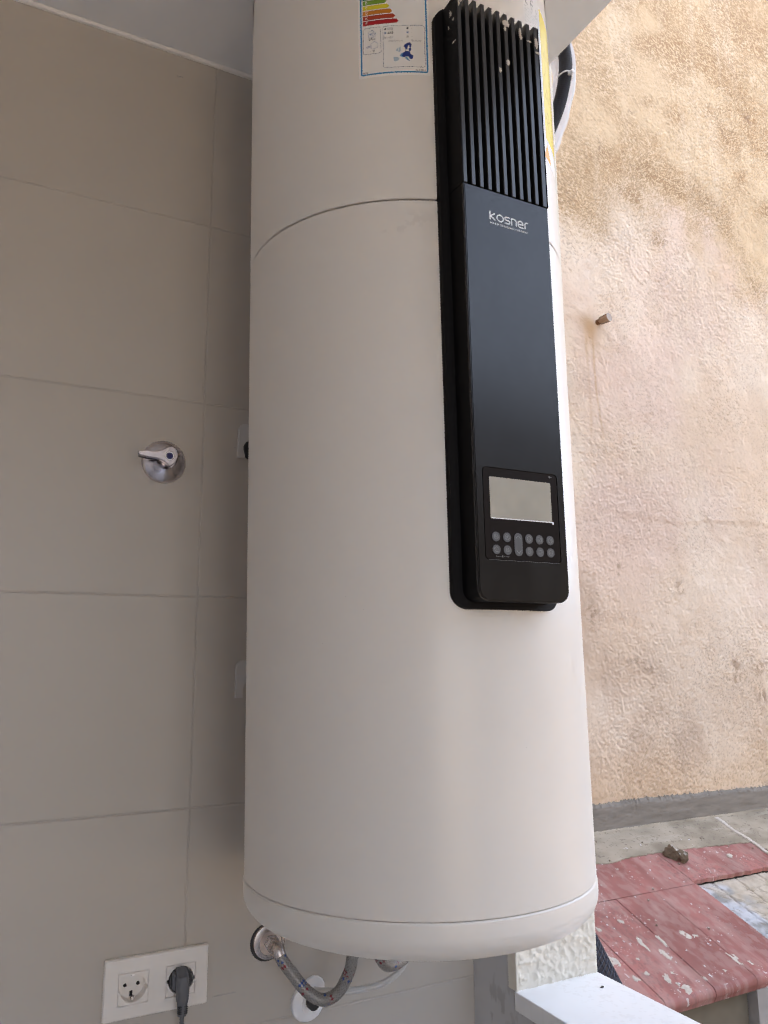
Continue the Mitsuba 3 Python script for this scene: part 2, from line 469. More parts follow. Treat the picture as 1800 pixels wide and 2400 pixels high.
SWEEPS = [(3.12, 4.645, .25, .06, 0), (3.45, 4.67, .22, .05, -.25), (3.70, 4.63, .20, .045, -.15), (3.42, 4.43, .22, .055, -.2), (3.54, 4.19, .09, .06, 0), (3.96, 5.70, .25, .16, .4), (4.33, 5.70, .26, .14, .1),
          (4.35, 5.18, .22, .16, .3), (4.55, 5.44, .06, .07, 0), (3.62, 5.68, .18, .11, .2), (3.78, 5.20, .12, .10, 0), (3.5, 5.2, .10, .06, 0), (3.26, 5.38, .16, .12, .2), (4.47, 4.95, .10, .25, -.5), (4.68, 4.72, .16, .10, .4), (4.24, 5.35, .22, .12, 0), (4.5, 6.2, .35, .16, .2), (3.4, 6.0, .3, .14, 0)]
SPOTS = [(4.556, 5.43, .06, .05), (3.495, 5.195, .03, .03), (3.344, 5.08, .03, .03), (2.796, 4.66, .015, .035), (3.039, 4.72, .012, .06), (3.925, 1.40, .06, .05),
         (3.93, 1.325, .07, .05), (4.15, 1.39, .08, .06), (3.08, 1.43, .07, .02), (3.19, 1.39, .07, .025), (3.0, 1.967, .03, .05), (3.237, 1.076, .012, .02),
         (3.142, 1.22, .01, .03), (3.505, 1.87, .06, .05), (2.772, 1.695, .05, .06), (3.243, 1.64, .012, .018), (3.21, 1.281, .015, .012), (3.80, 4.03, .03, .03), (4.15, 1.2, .07, .05)]


def stucco_bump(p, n, uv):
    x, z = p.x, p.z
    soft = smoothstep(.40, .62, fbm(x * 1.6 + 4, z * 1.6, 2, 3))
    return stucco_grain(x, z) * (1.0 - .5 * soft) + .9 * fbm(x * 16, z * 13, 6, 3)


principled('mat_stucco', proc(stucco_col), .95, bump=(proc(stucco_bump, eps=.002), .014))

# ------------------------------------------------------------------ setting: ground, room, window wall
put('ground', grid(np.linspace(-60, 60, 5), np.linspace(-60, 60, 5), lambda X, Y: 0 * X - .35), 'mat_ground', kind='structure', label='bare courtyard ground')
XC, XO, XE, DR, ZS, ZC = .5398, .7225, .575, -.1288, .9025, 2.595
YB = -3.7
put('porch_floor', box(-2.6, XC, YB, 0, -.12, 0), 'mat_room_floor', kind='structure', label='floor of the covered porch')
put('ceiling', box(-2.75, XE, YB - .15, .14, ZC, ZC + .22), 'mat_ceiling', kind='structure', label='smooth pale ceiling slab over the water heater')
bead, _ = tube([(-2.6, -.002, ZC - .001), (-1, -.002, ZC - .001), (XC, -.002, ZC - .001)], .0052, 10)
put('ceiling__sealant_bead', bead, 'mat_sealant', smooth=True)

W = thing('tiled_wall', 'wall of large matt beige ceramic tiles behind the water heater', 'wall')
from manifold3d import Manifold


def man(m):
    return Manifold(manifold3d.Mesh(np.asarray(m.vertices, np.float32), np.asarray(m.faces, np.uint32)))


SOCKET_HOLE = man(box(-.108, .023, -.05, .06, .946, 1.010))
put(W + '__backing', tm(man(box(-2.6, XC, .0002, .14, -.1, ZC - .0005)) - SOCKET_HOLE), 'mat_grout')
rows = [1.57 + .342 * k for k in range(-4, 4)]
rows[0] = .02
cols = [-2.6, -1.8, -1.2, -.6, 0, XC - .001]
gp = .0010
for i in range(len(cols) - 1):
    for j in range(len(rows) - 1):
        lean = rng.uniform(-.0006, .0006, 2)
        y = rng.uniform(-.0003, .0003)
        m = bevel_box(cols[i] + gp, cols[i + 1] - gp, -.0005, .008, rows[j] + gp, rows[j + 1] - gp, .0012)
        v = np.array(m.vertices)
        v[:, 1] += y + lean[0] * (v[:, 0] - cols[i]) + lean[1] * (v[:, 2] - rows[j])
        m = trimesh.Trimesh(v, m.faces, process=False)
        if rows[j] < 1.0 < rows[j + 1] and cols[i] < .02 and cols[i + 1] > -.1:
            m = tm(man(m) - SOCKET_HOLE)
        put(W + '__tile', m, 'mat_tile')
put(W + '__tick_mark', cat(box(.0562, .0655, -.0014, .001, 1.8377, 1.8386), box(-.0735, -.0628, -.0014, .001, 2.5452, 2.5462), box(.046, .085, -.0012, .001, .9392, .9398)), 'mat_ink_light', label='short thin pencil ticks on the tiles')

WW = thing('window_wall', 'grey inner wall end with a rough cream reveal and white marble sill', 'wall')
put(WW + '__lower_wall', cat(box(XC, XO - .004, YB, 2.1, -.36, ZS - .03), box(XC, XO - .002, YB, -2.7, ZS - .03, ZC - .001)), 'mat_inner_plaster')
put(WW + '__end_pier', cat(box(XC, XE, DR + .004, 2.1, ZS - .03, ZC - .0005), box(XE, XO - .004, DR + .004, 2.1, ZS - .03, 6.5)), 'mat_inner_plaster')


def rough(X, Z):
    q = np.stack([X * 62, Z * 62, 0 * X], -1)
    q2 = np.stack([X * 25 + 9, Z * 14, 0 * X + 4], -1)
    e = np.clip(np.minimum(X - XC, XO - X) / .006, 0, 1)
    h = .010 * np.clip(meshkit.fbm(q * [2.1, 2.1, 1], 3, 3) - .33, 0, 1) + .004 * meshkit.fbm(q2, 3, 5)
    return .001 + h * e


rv = []
for z0, z1, st in ((ZS - .002, 1.22, .0014), (1.22, 3.4, .0045)):
    g = grid(np.arange(XC, XO + 1e-6, (XO - XC) / max(2, round((XO - XC) / st))), np.linspace(z0, z1, int((z1 - z0) / st)), rough)
    v = np.array(g.vertices)
    rv.append(trimesh.Trimesh(np.stack([v[:, 0], DR - v[:, 2] + .001, v[:, 1]], 1), g.faces, process=False))
put(WW + '__reveal', cat(rv), 'mat_reveal', smooth=True, label='rough cream stucco reveal standing on the marble sill')
put(WW + '__corner_bead', bevel_box(XC - .001, XC + .004, DR - .005, DR + .02, ZS - .001, ZC - .002, .0012), 'mat_reveal')
put(WW + '__sill', bevel_box(XC - .0035, XO - .002, -2.72, DR - .0012, ZS - .030, ZS, .0012), 'mat_marble', label='white marble window sill slab')

# rest of the room and house, out of view
put('room_walls', cat(box(-2.75, -2.6, YB, .14, -.1, ZC), box(-2.75, -.78, YB - .15, YB, -.1, ZC - .081), box(-2.7, XC, YB - .15, YB, ZC - .08, ZC)), 'mat_room_paint', label='painted walls of the porch behind the camera', category='wall')
put('upper_house', cat(box(-4, XE - .002, YB - .2, 2.1, ZC + .2201, 5.6), box(-4, XC, .14, 2.1, -.36, ZC + .22)), 'mat_facade', label='house storey above the porch', category='house')

# ------------------------------------------------------------------ stucco wall of the courtyard
YW = 2.124
SW = thing('stucco_wall', 'tall weathered tan stucco wall across the courtyard', 'wall')


def und(X, Z):
    q = np.stack([X, Z, 0 * X], -1)
    h = .020 * (meshkit.fbm(q * 1.7, 3, 11) - .5) + .012 * (meshkit.fbm(q * [5.5, 4.5, 1] + 3, 3, 12) - .5) + .007 * (meshkit.fbm(q * 17, 3, 13) - .5)
    # sprayed and trowelled grain: real relief, softer where a later coat was floated smooth
    soft = np.clip((meshkit.fbm(np.stack([X * 1.6 + 4, Z * 1.6, 0 * X + 2], -1), 2, 41) - .40) / .22, 0, 1)
    m = np.clip((meshkit.noise(np.stack([X * 1.5, Z * 1.5, 0 * X], -1), 42) - .3) / .4, 0, 1)
    wp = meshkit.fbm(np.stack([X * 4, Z * 4, 0 * X], -1), 2, 43) * 3
    ga = meshkit.fbm(np.stack([(X + Z) * 62 + wp, (X - Z) * 98 + wp, 0 * X], -1), 2, 44)
    gb = meshkit.fbm(np.stack([(X - .6 * Z) * 66 + wp, (.6 * X + Z) * 104 + wp, 0 * X], -1), 2, 45)
    gr = ga * (1 - m) + gb * m
    h += .0092 * (gr - .5) * (1 - .6 * soft)
    # trowelled arcs
    for cx, cz, r0, a in ((3.45, 4.05, .20, .0022),):
        r = np.hypot(X - cx, Z - cz)
        h += a * np.exp(-((r - r0) / (r0 * .6)) ** 2) * np.sin(r * 170) * .35
    # a shallow ledge where one coat ends
    h += .008 / (1 + np.exp(-(Z - 2.295 - .02 * np.sin(X * 5) - .03 * (meshkit.fbm(np.stack([X * 7, 0 * X, 0 * X], -1), 3, 46) - .5)) * 140)) * np.clip((X - 2.6) * 2, 0, 1)
    ln = 4.05 + .18 * np.sin(X * 1.7 + .6) + .05 * np.sin(X * 6)
    h += .006 / (1 + np.exp(-(Z - ln) * 40))
    return h


g = grid(np.linspace(2.55, 5.12, 520), np.linspace(.60, 6.75, 1240), und)
v = np.array(g.vertices)
put(SW + '__plaster_face', trimesh.Trimesh(np.stack([v[:, 0], YW - v[:, 2], v[:, 1]], 1), g.faces, process=False), 'mat_stucco', smooth=True)
put(SW + '__core', cat(box(-3, 9, YW + .012, YW + .35, -.36, 7.6)), 'mat_stucco')
# grey cement skirting with a ragged brushed top
xs = np.linspace(1.6, 5.4, 1500)
tz = .683 - .012 * (xs - 2.73) / 1.4 + .012 * (meshkit.fbm(np.stack([xs * 9, 0 * xs, 0 * xs], 1), 3, 21) - .5) + .026 * np.maximum(meshkit.noise(np.stack([xs * 95, 0 * xs, 0 * xs], 1), 22) - .55, 0)
nz = 14
Zg = np.stack([.42 + (tz - .42) * k / (nz - 1) for k in range(nz)], 1)
Xg = np.repeat(xs[:, None], nz, 1)
dep = .016 + .005 * meshkit.fbm(np.stack([Xg * 14, Zg * 60, 0 * Xg], -1), 3, 23)
dep[:, -1] = -.012
V = np.stack([Xg, YW - dep, Zg], -1).reshape(-1, 3)
i, j = np.meshgrid(np.arange(len(xs) - 1), np.arange(nz - 1), indexing='ij'); q = (i * nz + j).ravel()
put(SW + '__skirting', trimesh.Trimesh(V, np.vstack([np.stack([q, q + nz, q + nz + 1], 1), np.stack([q, q + nz + 1, q + 1], 1)]), process=False), 'mat_skirting', smooth=True, label='dark grey cement skirting with a ragged top edge')

# courtyard surroundings that the photograph does not show but its light implies
put('courtyard_wall', box(6.8, 7.05, -6, 2.1, -.36, 2.1), 'mat_yard_wall', label='side wall of the courtyard', category='wall')
put('timber_shed', box(2.6, 16, -13, -9.5, -.36, 5.4), 'mat_shed', label='dark timber shed on the far side of the courtyard', category='shed')

# ------------------------------------------------------------------ sloped tiled ledge
SL, YN, ZN = .37, 1.094, .15
LN = math.sqrt(1 + SL * SL)


def on_slope(v):
    """(x, plan y, height above the slope along its normal) -> world"""
    v = np.asarray(v, float)
    return np.stack([v[:, 0], v[:, 1] - v[:, 2] * SL / LN, ZN + SL * (v[:, 1] - YN) + v[:, 2] / LN], 1)


def slope_mesh(m):
    return trimesh.Trimesh(on_slope(m.vertices), m.faces, process=False)


LG = thing('tiled_ledge', 'sloping ledge of dusty red tiles below the stucco wall', 'ledge')


def nosed_tile(x0, x1, y1, drop):
    r = .028
    a = np.linspace(math.pi / 2, math.pi * 1.12, 9)
    prof = [(y1, 0)] + [(YN + .004 + r + r * math.cos(t), -r + r * math.sin(t)) for t in a] + [(YN + .006, -.052), (YN + .03, -.052), (YN + .05, -.032), (y1, -.026)]
    P = Polygon(prof)
    m = trimesh.creation.extrude_polygon(P, x1 - x0, engine='earcut')
    v = np.array(m.vertices)
    return slope_mesh(trimesh.Trimesh(np.stack([x0 + v[:, 2], v[:, 0], v[:, 1] + drop], 1), m.faces, process=False))


ca = [1.06, 1.33, 1.60, 1.865, 2.13, 2.402, 2.645, 2.927]
for k in range(len(ca) - 1):
    gap = .0022 if abs(ca[k] - 2.13) > .01 and abs(ca[k + 1] - 2.13) > .01 else .0034
    put(LG + '__tile', nosed_tile(ca[k] + .0012, ca[k + 1] - gap + .0010, 1.6465, rng.uniform(-.0012, .0012)), 'mat_red_tile', smooth=35)
cb = [1.15, 1.45, 1.74, 2.02, 2.31, 2.62, 2.925, 3.345, 3.625, 3.95, 4.3, 4.7, 5.1]
for k in range(len(cb) - 1):
    d = rng.uniform(-.001, .001)
    x0, x1 = cb[k] + .001, cb[k + 1] - .001
    e = 1.6505 + (.012 if x0 > 2.9 else 0)
    y0a, y0b = e + rng.uniform(0, .006), e + rng.uniform(0, .006)
    if x0 > 2.9:   # broken front edge
        n = 14
        fr = [(x0 + (x1 - x0) * t, y0a + (y0b - y0a) * t + rng.uniform(-.004, .006)) for t in np.linspace(0, 1, n)]
    else:
        fr = [(x0, e), (x1, e)]
    m = extrude(Polygon(fr + [(x1, 2.10), (x0, 2.10)]), .022)
    m.apply_translation((0, 0, -.022 + d))
    put(LG + '__tile', slope_mesh(m), 'mat_red_tile')
m = box(.73, 5.4, 1.14, 2.12, -.6, -.024)
put(LG + '__core', cat(slope_mesh(box(.73, 5.4, 1.15, 2.12, -.10, -.042)), box(.73, 2.64, 1.16, 2.11, -.36, .115), box(2.64, 5.4, 1.19, 2.11, -.36, .115)), 'mat_dark_front')
put(LG + '__front_pier', box(2.645, 2.93, 1.112, 1.2, -.36, .105), 'mat_light_front')
# the bare bedding where tiles are missing: notched mortar with the print of the tile backs


def bed(X, Y):
    q = np.stack([X * 40, Y * 40, 0 * X], -1)
    h = -.030 + .007 * (meshkit.fbm(q, 3, 31) - .5) + .004 * (meshkit.fbm(q * .2, 2, 32) - .5)
    for c in (3.07, 3.235, 3.40, 3.60, 3.78):
        h -= .010 * np.exp(-((X - c - .03 * (Y - 1.4)) / .004) ** 2)
    for c in (1.585, 1.50, 1.42, 1.33, 1.25):
        h -= .010 * np.exp(-((Y - c - .04 * (X - 3.2)) / .0035) ** 2)
    h += .004 * np.sin(X * 260 + Y * 90) * np.clip((X - 3.2) * 5, 0, 1) * np.clip(meshkit.noise(np.stack([X * 9, Y * 9, 0 * X], -1), 33) - .3, 0, 1)
    return h


put(LG + '__bedding', slope_mesh(grid(np.linspace(2.925, 4.6, 420), np.linspace(1.13, 1.668, 150), bed)), 'mat_bedding', smooth=True, label='bare notched mortar bed where red tiles are missing')
# cement wash along the foot of the wall


def ragged(pts, amp, step=.012, seed=0):
    r = np.random.default_rng(seed)
    out = []
    for a, b in zip(pts[:-1], pts[1:]):
        n = max(2, int(math.dist(a, b) / step))
        for t in np.arange(n) / n:
            out.append((a[0] + (b[0] - a[0]) * t + r.normal(0, amp * .4), a[1] + (b[1] - a[1]) * t + r.normal(0, amp)))
    return out + [pts[-1]]


def wash(poly, h, seed):
    m = extrude(poly, h)
    return slope_mesh(m)


f1 = ragged([(1.0, 1.90), (2.45, 1.895), (2.60, 1.872), (2.75, 1.895), (3.08, 1.892), (3.3, 1.878), (3.55, 1.862), (3.612, 1.856)], .0035, seed=3)
put(LG + '__cement_strip', wash(Polygon(f1 + [(3.612, 2.12), (1.0, 2.12)]), .0045, 1), 'mat_cement', label='grey cement strip along the foot of the stucco wall')
f2 = ragged([(3.628, 1.80), (3.64, 1.74), (3.60, 1.70), (3.75, 1.675), (5.3, 1.66)], .004, seed=4)
put(LG + '__cement_strip', wash(Polygon(f2 + [(5.3, 2.12), (3.628, 2.12)]), .005, 2), 'mat_cement')
ridge = [(3.612 + .006 * math.sin(y * 31) + rng.normal(0, .002), y) for y in np.linspace(1.70, 2.10, 50)]
put(LG + '__mortar_line', slope_mesh(extrude(LineString(ridge).buffer(.011), .0075)), 'mat_mortar', label='pale mortar line between two cement strips')
P = np.array([(x, 2.106 + .004 * math.sin(x * 13) + rng.normal(0, .002), .004) for x in np.linspace(1.2, 5.3, 160)])
fil, _ = tube(on_slope(P) - [0, -.006, .006], .015 + .004 * meshkit.noise(np.stack([np.arange(160) * .35] * 3, 1), 4), 10)
put(LG + '__fillet', fil, 'mat_cement', smooth=True)

SPL = [(2.303, 1.519, .020, .020), (2.297, 1.387, .020, .050), (2.40, 1.376, .016, .050), (2.345, 1.31, .020, .034), (2.545, 1.38, .040, .034), (2.585, 1.365, .022, .018), (2.65, 1.211, .024, .060),
       (2.292, 1.222, .016, .014), (2.176, 1.248, .016, .014), (2.243, 1.202, .022, .036), (2.262, 1.17, .010, .016), (2.283, 1.141, .034, .026), (2.11, 1.236, .018, .022), (2.082, 1.338, .034, .036),
       (2.406, 1.746, .006, .010), (2.588, 1.832, .012, .006), (2.453, 1.496, .011, .008), (2.482, 1.487, .007, .006), (2.537, 1.173, .014, .014), (2.204, 1.32, .012, .012), (2.163, 1.5, .012, .022),
       (2.408, 1.161, .008, .024), (2.70, 1.18, .012, .022), (2.15, 1.60, .01, .016), (2.19, 1.66, .012, .012)]
for k, (x, y, a, b) in enumerate(SPL):
    a, b = a * .85, b * .85

    def crust(X, Y, a=a, b=b, k=k):
        q = np.stack([X / a * 1.5 + k * 9, Y / b * 1.5, 0 * X], -1)
        f = 1 - (X / a) ** 2 - (Y / b) ** 2 + 2.6 * (meshkit.fbm(q, 4, 60 + k) - .55)
        return np.clip(.0045 * np.tanh(f * 1.1) + .0016 * (meshkit.fbm(q * 3, 3, 61) - .5) - .0012, -.004, .006)

    g = grid(np.linspace(-1.25 * a, 1.25 * a, 34), np.linspace(-1.25 * b, 1.25 * b, 34), crust)
    put(LG + '__mortar_splat', slope_mesh(trimesh.Trimesh(np.array(g.vertices) + [x, y, 0], g.faces, process=False)), 'mat_mortar', smooth=True)
sp = []
for k in range(150):
    x, y = rng.uniform(2.05, 3.3), rng.uniform(1.14, 2.0)
    if y < 1.66 and x > 2.9 or rng.random() < .35:
        continue
    a = rng.uniform(.0012, .0042)
    m = lump(a, a * rng.uniform(.8, 2), .0012, 90 + k, .4, 1)
    sp.append(slope_mesh(trimesh.Trimesh(np.array(m.vertices) + [x, y, .0045 if y > 1.9 else .001], m.faces, process=False)))
put(LG + '__mortar_specks', cat(sp), 'mat_speck', kind='stuff')

# rubble on the ledge
def shard(seed, sx, sy, sz, n=13):
    r = np.random.default_rng(seed)
    q = r.normal(size=(n, 3)); q /= np.linalg.norm(q, axis=1, keepdims=True)
    m = trimesh.convex.convex_hull(q * r.uniform(.8, 1.1, (n, 1)) * [sx, sy, sz])
    m = trimesh.Trimesh(*trimesh.remesh.subdivide_to_size(m.vertices, m.faces, .012)[:2], process=False)
    v = np.array(m.vertices)
    return trimesh.Trimesh(v + .022 * (meshkit.fbm(v * 60 + seed, 3, 9)[:, None] - .5), m.faces, process=False)


a1_, a2_ = shard(4, .030, .080, .040), shard(8, .036, .036, .044)
v = np.array(a1_.vertices); an_ = math.radians(25)
v = v @ np.array([[math.cos(an_), math.sin(an_), 0], [-math.sin(an_), math.cos(an_), 0], [0, 0, 1]])
a1_ = trimesh.Trimesh(v + [2.972, 1.855, .030], a1_.faces, process=False)
a2_ = trimesh.Trimesh(np.array(a2_.vertices) + [3.012, 1.815, .024], a2_.faces, process=False)
put('rubble_stone', slope_mesh(cat(a1_, a2_)), 'mat_rock', label='broken chunk of grey brown rubble lying on the red tiles', category='stone')
m = lump(.018, .013, .006, 15, .6, 2, 2)
put('mortar_chip', slope_mesh(trimesh.Trimesh(np.array(m.vertices) + [3.335, 1.785, .006], m.faces, process=False)), 'mat_mortar', label='small flat chip of mortar right of the rubble chunk', category='chip')
m = lump(.0035, .0022, .0016, 4, .4, 2)
put('sill_crumb', trimesh.Trimesh(np.array(m.vertices) + [.6791, -.189, ZS + .001], m.faces, process=False), 'mat_ink', label='tiny black crumb lying on the white marble sill', category='crumb')
sp = []
for k in range(26):
    x, y = rng.uniform(2.4, 4.2), rng.uniform(1.2, 2.05)
    if y < 1.64 and x > 2.9:
        continue
    m = lump(.004, .006, .003, 150 + k, .4, 1)
    sp.append(slope_mesh(trimesh.Trimesh(np.array(m.vertices) + [x, y, .006], m.faces, process=False)))
put('grit', cat(sp), 'mat_rock', kind='stuff', label='dark grit and crumbs scattered over the ledge', category='grit')

# roll of dark netting between window wall and ledge
A, B = np.array([.972, .30, .98]), np.array([1.282, .30, .46])
d = (B - A) / np.linalg.norm(B - A)
off = np.cross(d, [0, 1, 0]) * -.058
RN = .058
path = [A + (B - A) * t - np.array([d[2], 0, -d[0]]) * (-RN) for t in np.linspace(0, 1.55, 60)]
nt, _ = tube(path, RN, 28)
NR = thing('netting_roll', 'roll of dark blue netting beside the end of the marble sill', 'netting')
put(NR + '__roll', nt, 'mat_netting', smooth=True)
st = []
P = np.array(path)
tt = (P[-1] - P[0]) / np.linalg.norm(P[-1] - P[0])
a1 = np.cross(tt, [0, 1, 0]); a1 /= np.linalg.norm(a1); a2 = np.cross(tt, a1)
L = np.linalg.norm(P[-1] - P[0])
for s in np.arange(.0, L, .0135):
    an = np.linspace(0, 2 * np.pi, 25)
    st.append(tube(P[0] + tt * s + (RN + .0005) * (np.cos(an)[:, None] * a1 + np.sin(an)[:, None] * a2) + tt * .006 * np.sin(an * 2 + s * 9)[:, None], .0013, 5, False)[0])
for an in np.arange(0, 2 * np.pi, .27):
    st.append(tube([P[0] + tt * L * q + (RN + .0005) * (math.cos(an) * a1 + math.sin(an) * a2) for q in np.linspace(0, 1, 12)], .0013, 5, False)[0])
put(NR + '__strands', cat(st), 'mat_netting_strand', smooth=True, kind='stuff')

# ------------------------------------------------------------------ bolt in the stucco wall
BL = thing('wall_bolt', 'short rusty metal peg sticking out of the stucco wall', 'bolt')
p0, p1 = np.array([2.938, YW + .02, 3.487]), np.array([2.962, YW - .090, 3.494])
put(BL + '__shank', tube([p0, (p0 + p1) / 2, p1], .017, 16)[0], 'mat_rust', smooth=40)
put(BL + '__sleeve', tube([p1 + (p0 - p1) * .55, p1 + (p0 - p1) * .2, p1, p1 + (p1 - p0) * .02], [.024, .027, .028, .024], 20)[0], 'mat_bolt', smooth=40)

# ------------------------------------------------------------------ water heater (local frame: x, y about its axis, z world; it leans very slightly)
HX, HY, R, TX, TY = .249, -.3045, .2445, -.017, -.0078
ZT, ZB, Z0 = 2.0532, 1.1745, 1.127


def H(m):
    v = np.array(m.vertices)
    return trimesh.Trimesh(np.stack([v[:, 0] + HX + TX * (v[:, 2] - 1.5), v[:, 1] + HY + TY * (v[:, 2] - 1.5), v[:, 2]], 1), m.faces, process=False)


WH = thing('water_heater', 'tall cream cylindrical water heater with a black control panel, hung on the tiled wall', 'water heater')


def shell(prof, n=200):
    prof = np.array(prof)
    return revolve(prof, n)


def dense(z0, z1, n):
    return list(np.linspace(z0, z1, n))


e = .0016
up = [(R - .006, ZT + .0012), (R - .0008, ZT + .0012), (R, ZT + .0022)] + [(R, z) for z in dense(ZT + .05, 2.52, 6)] + [(R - .02, 2.56), (0, 2.575)]
put(WH + '__upper_jacket', H(shell(up)), 'mat_paint', smooth=35)
lo = [(R - .006, ZB + .0006), (R - .0008, ZB + .0006), (R, ZB + .0014)] + [(R, z) for z in dense(ZB + .05, ZT - .05, 8)] + [(R, ZT - .0022), (R - .0008, ZT - .0013), (R - .006, ZT - .0013)]
put(WH + '__lower_jacket', H(shell(lo)), 'mat_paint', smooth=35)
put(WH + '__core', H(shell([(0, Z0 + .02), (R - .0045, Z0 + .02), (R - .0045, 2.5), (0, 2.5)])), 'mat_gap', smooth=35)
rc, rr = R + .0014, .030
cp = [(0, Z0 + .006), (R - .045, Z0 + .004), (R - .034, Z0)] + [(rc - rr + rr * math.sin(t), Z0 + rr - rr * math.cos(t)) for t in np.linspace(0, math.pi / 2, 14)] + [(rc, ZB - .006), (rc - .0006, ZB - .0018), (rc - .0022, ZB - .0002), (R - .006, ZB - .0002)]
put(WH + '__bottom_cap', H(shell(cp)), 'mat_cap', smooth=35, label='rounded bottom cap below the lower seam')

# wall brackets, seen left of the tank
for zc_, x0 in ((1.8513, .0627), (1.4312, .0695)):
    pl = rrect(0, .046, 0, .0625, .012).union(sbox(0, 0, .046, .03))
    pl = pl.difference(Point(.0300, .013).buffer(.0178)).difference(sbox(.0122, -.01, .05, .013))
    m = loft(pl, [(0, 0), (0, .0065), (-.0012, .0077), (-.003, .0083)]) if False else pillow(pl, .0085, .002)
    m.apply_translation((x0, zc_ - .031, 0))
    k = put(WH + '__wall_bracket', xz(m, -.0005), 'mat_bracket', smooth=30)
    if zc_ > 1.6:
        put(k + '__washer', cat(lathe_y(x0 + .0255, 1.8365, -.002, [(0, 0), (.0185, 0), (.0185, .006), (.015, .009), (0, .009)], 32), lathe_y(x0 + .0255, 1.8365, -.010, [(0, 0), (.009, 0), (.009, .022), (0, .022)], 6)), 'mat_dark_rubber', smooth=30)
    # arm behind the tank
    put(k + '__arm', box(x0 + .03, x0 + .046, -.075, -.002, zc_ - .02, zc_ + .03), 'mat_bracket')

# control panel
CP = WH + '__control_panel'
YF = -.277
def xprism(poly, y0, y1):
    """solid: polygon in x, z extruded from y0 to y1 (y1 < y0)"""
    m = xz(extrude(poly, y0 - y1), y0)
    m.merge_vertices()
    if m.volume < 0:
        m.invert()
    return man(m)


base = xprism(rrect(-.0785, .0785, 1.5225, 2.3335, .021, 10), -.19, -.30) ^ Manifold.cylinder(1.2, R + .0075, R + .0075, 220).translate([0, 0, 1.3])
put(CP + '__base', H(tm(base)), 'mat_black', smooth=30)
hp = rrect(-.067, .067, 1.5305, 2.3, .0155, 12).intersection(sbox(-1, 0, 1, 2.0565))
body = loft(hp, [(-.0, .0), (0, .0735), (-.0004, .0754), (-.0014, .0763), (-.0026, .0766)])
body = xz(body, -.2004)
frame_hole = xprism(rrect(-.0564, .0564, 1.5786, 1.6904, .0052, 6), -.2745, -.29)
bm = trimesh.Trimesh(body.vertices, body.faces, process=True)
# close the back so that the boolean has a solid
hp_m = xprism(hp, -.2004, -.2739)
fr_m = [xprism(hp.buffer(-o, join_style=1), -.2738, y) for o, y in ((.0003, -.2752), (.0009, -.2762), (.002, -.2770))]
solid = hp_m
for q in fr_m:
    solid = solid + q
solid = solid - frame_hole
put(CP + '__housing', H(tm(solid ^ man(box(-.2, .2, -.2725, -.1, 1, 3)))), 'mat_black', smooth=35)
solid = solid ^ man(box(-.2, .2, -.4, -.2727, 1, 3))
put(CP + '__front_plate', H(tm(solid)), 'mat_plate', smooth=35, label='smooth dark grey front plate')
put(CP + '__slat_housing', H(box(-.0668, .0668, -.2535, -.2, 2.0567, 2.3285)), 'mat_recess')
for k in range(11):
    x = -.0667 + .01255 * k
    w_ = .0062 if k < 10 else .0072
    ph = Polygon([(-.2525, 2.0568), (-.2758, 2.0568), (-.2770, 2.0568), (-.2770, 2.3255), (-.2755, 2.3275), (-.2525, 2.3282)])
    m = bevel_box(x, x + w_, -.277, -.2525, 2.0569, 2.3285, .0007)
    put(CP + '__slat', H(m), 'mat_slat')
for sx in (-1, 1):
    put(CP + '__side_plate', H(box(min(sx * .0668, sx * .0676), max(sx * .0668, sx * .0676), -.2768, -.2, 2.0567, 2.3283)), 'mat_black')
# display unit
dsp = xprism(rrect(-.0553, .0553, 1.5797, 1.6893, .0042, 6), -.2747, -.2768)
put(CP + '__display_frame', H(tm(dsp)), 'mat_display')
put(CP + '__groove_light', H(box(-.051, .053, -.27715, -.2765, 1.57855, 1.57885)), 'mat_icon')


def pan(mesh, out=.0002):
    """flat print on the panel: drawn in x, z"""
    return H(xz(mesh, YF + .0002 - out))


def stroke(pts, w, closed=False):
    pts = list(pts) + ([pts[0]] if closed else [])
    return LineString(pts).buffer(w / 2, cap_style=1, quad_segs=3)


scr = extrude(rrect(-.0468, .0449, 1.6283, 1.6787, .0012), .0004)
put(CP + '__screen', pan(scr, .0001), 'mat_lcd', label='pale grey green display screen')
fe = extrude(Polygon([(-.0462, 1.6279), (.0440, 1.6286), (.0449, 1.6262), (.0472, 1.6268), (.0474, 1.629), (.0456, 1.6300), (.0448, 1.6297), (-.0464, 1.6289)]), .0004)
put(CP + '__screen_film', pan(fe, .0005), 'mat_film_edge')
rb = .0057
cx_ = [-.0404, -.0245, None, .0078, .0238, .0399]
bt = {}
for r_, zz in enumerate((1.6064, 1.5911)):
    for c_, x in enumerate(cx_):
        if x is None:
            continue
        put(CP + '__button', pan(extrude(Point(x, zz).buffer(rb, quad_segs=8), .0005), .0004), 'mat_button')
put(CP + '__rocker_button', pan(extrude(LineString([(-.0082, 1.6067), (-.0082, 1.5906)]).buffer(.0059), .0005), .0004), 'mat_button')


def ring(x, z, r, w=.0006):
    return Point(x, z).buffer(r, quad_segs=6).difference(Point(x, z).buffer(r - w, quad_segs=6))


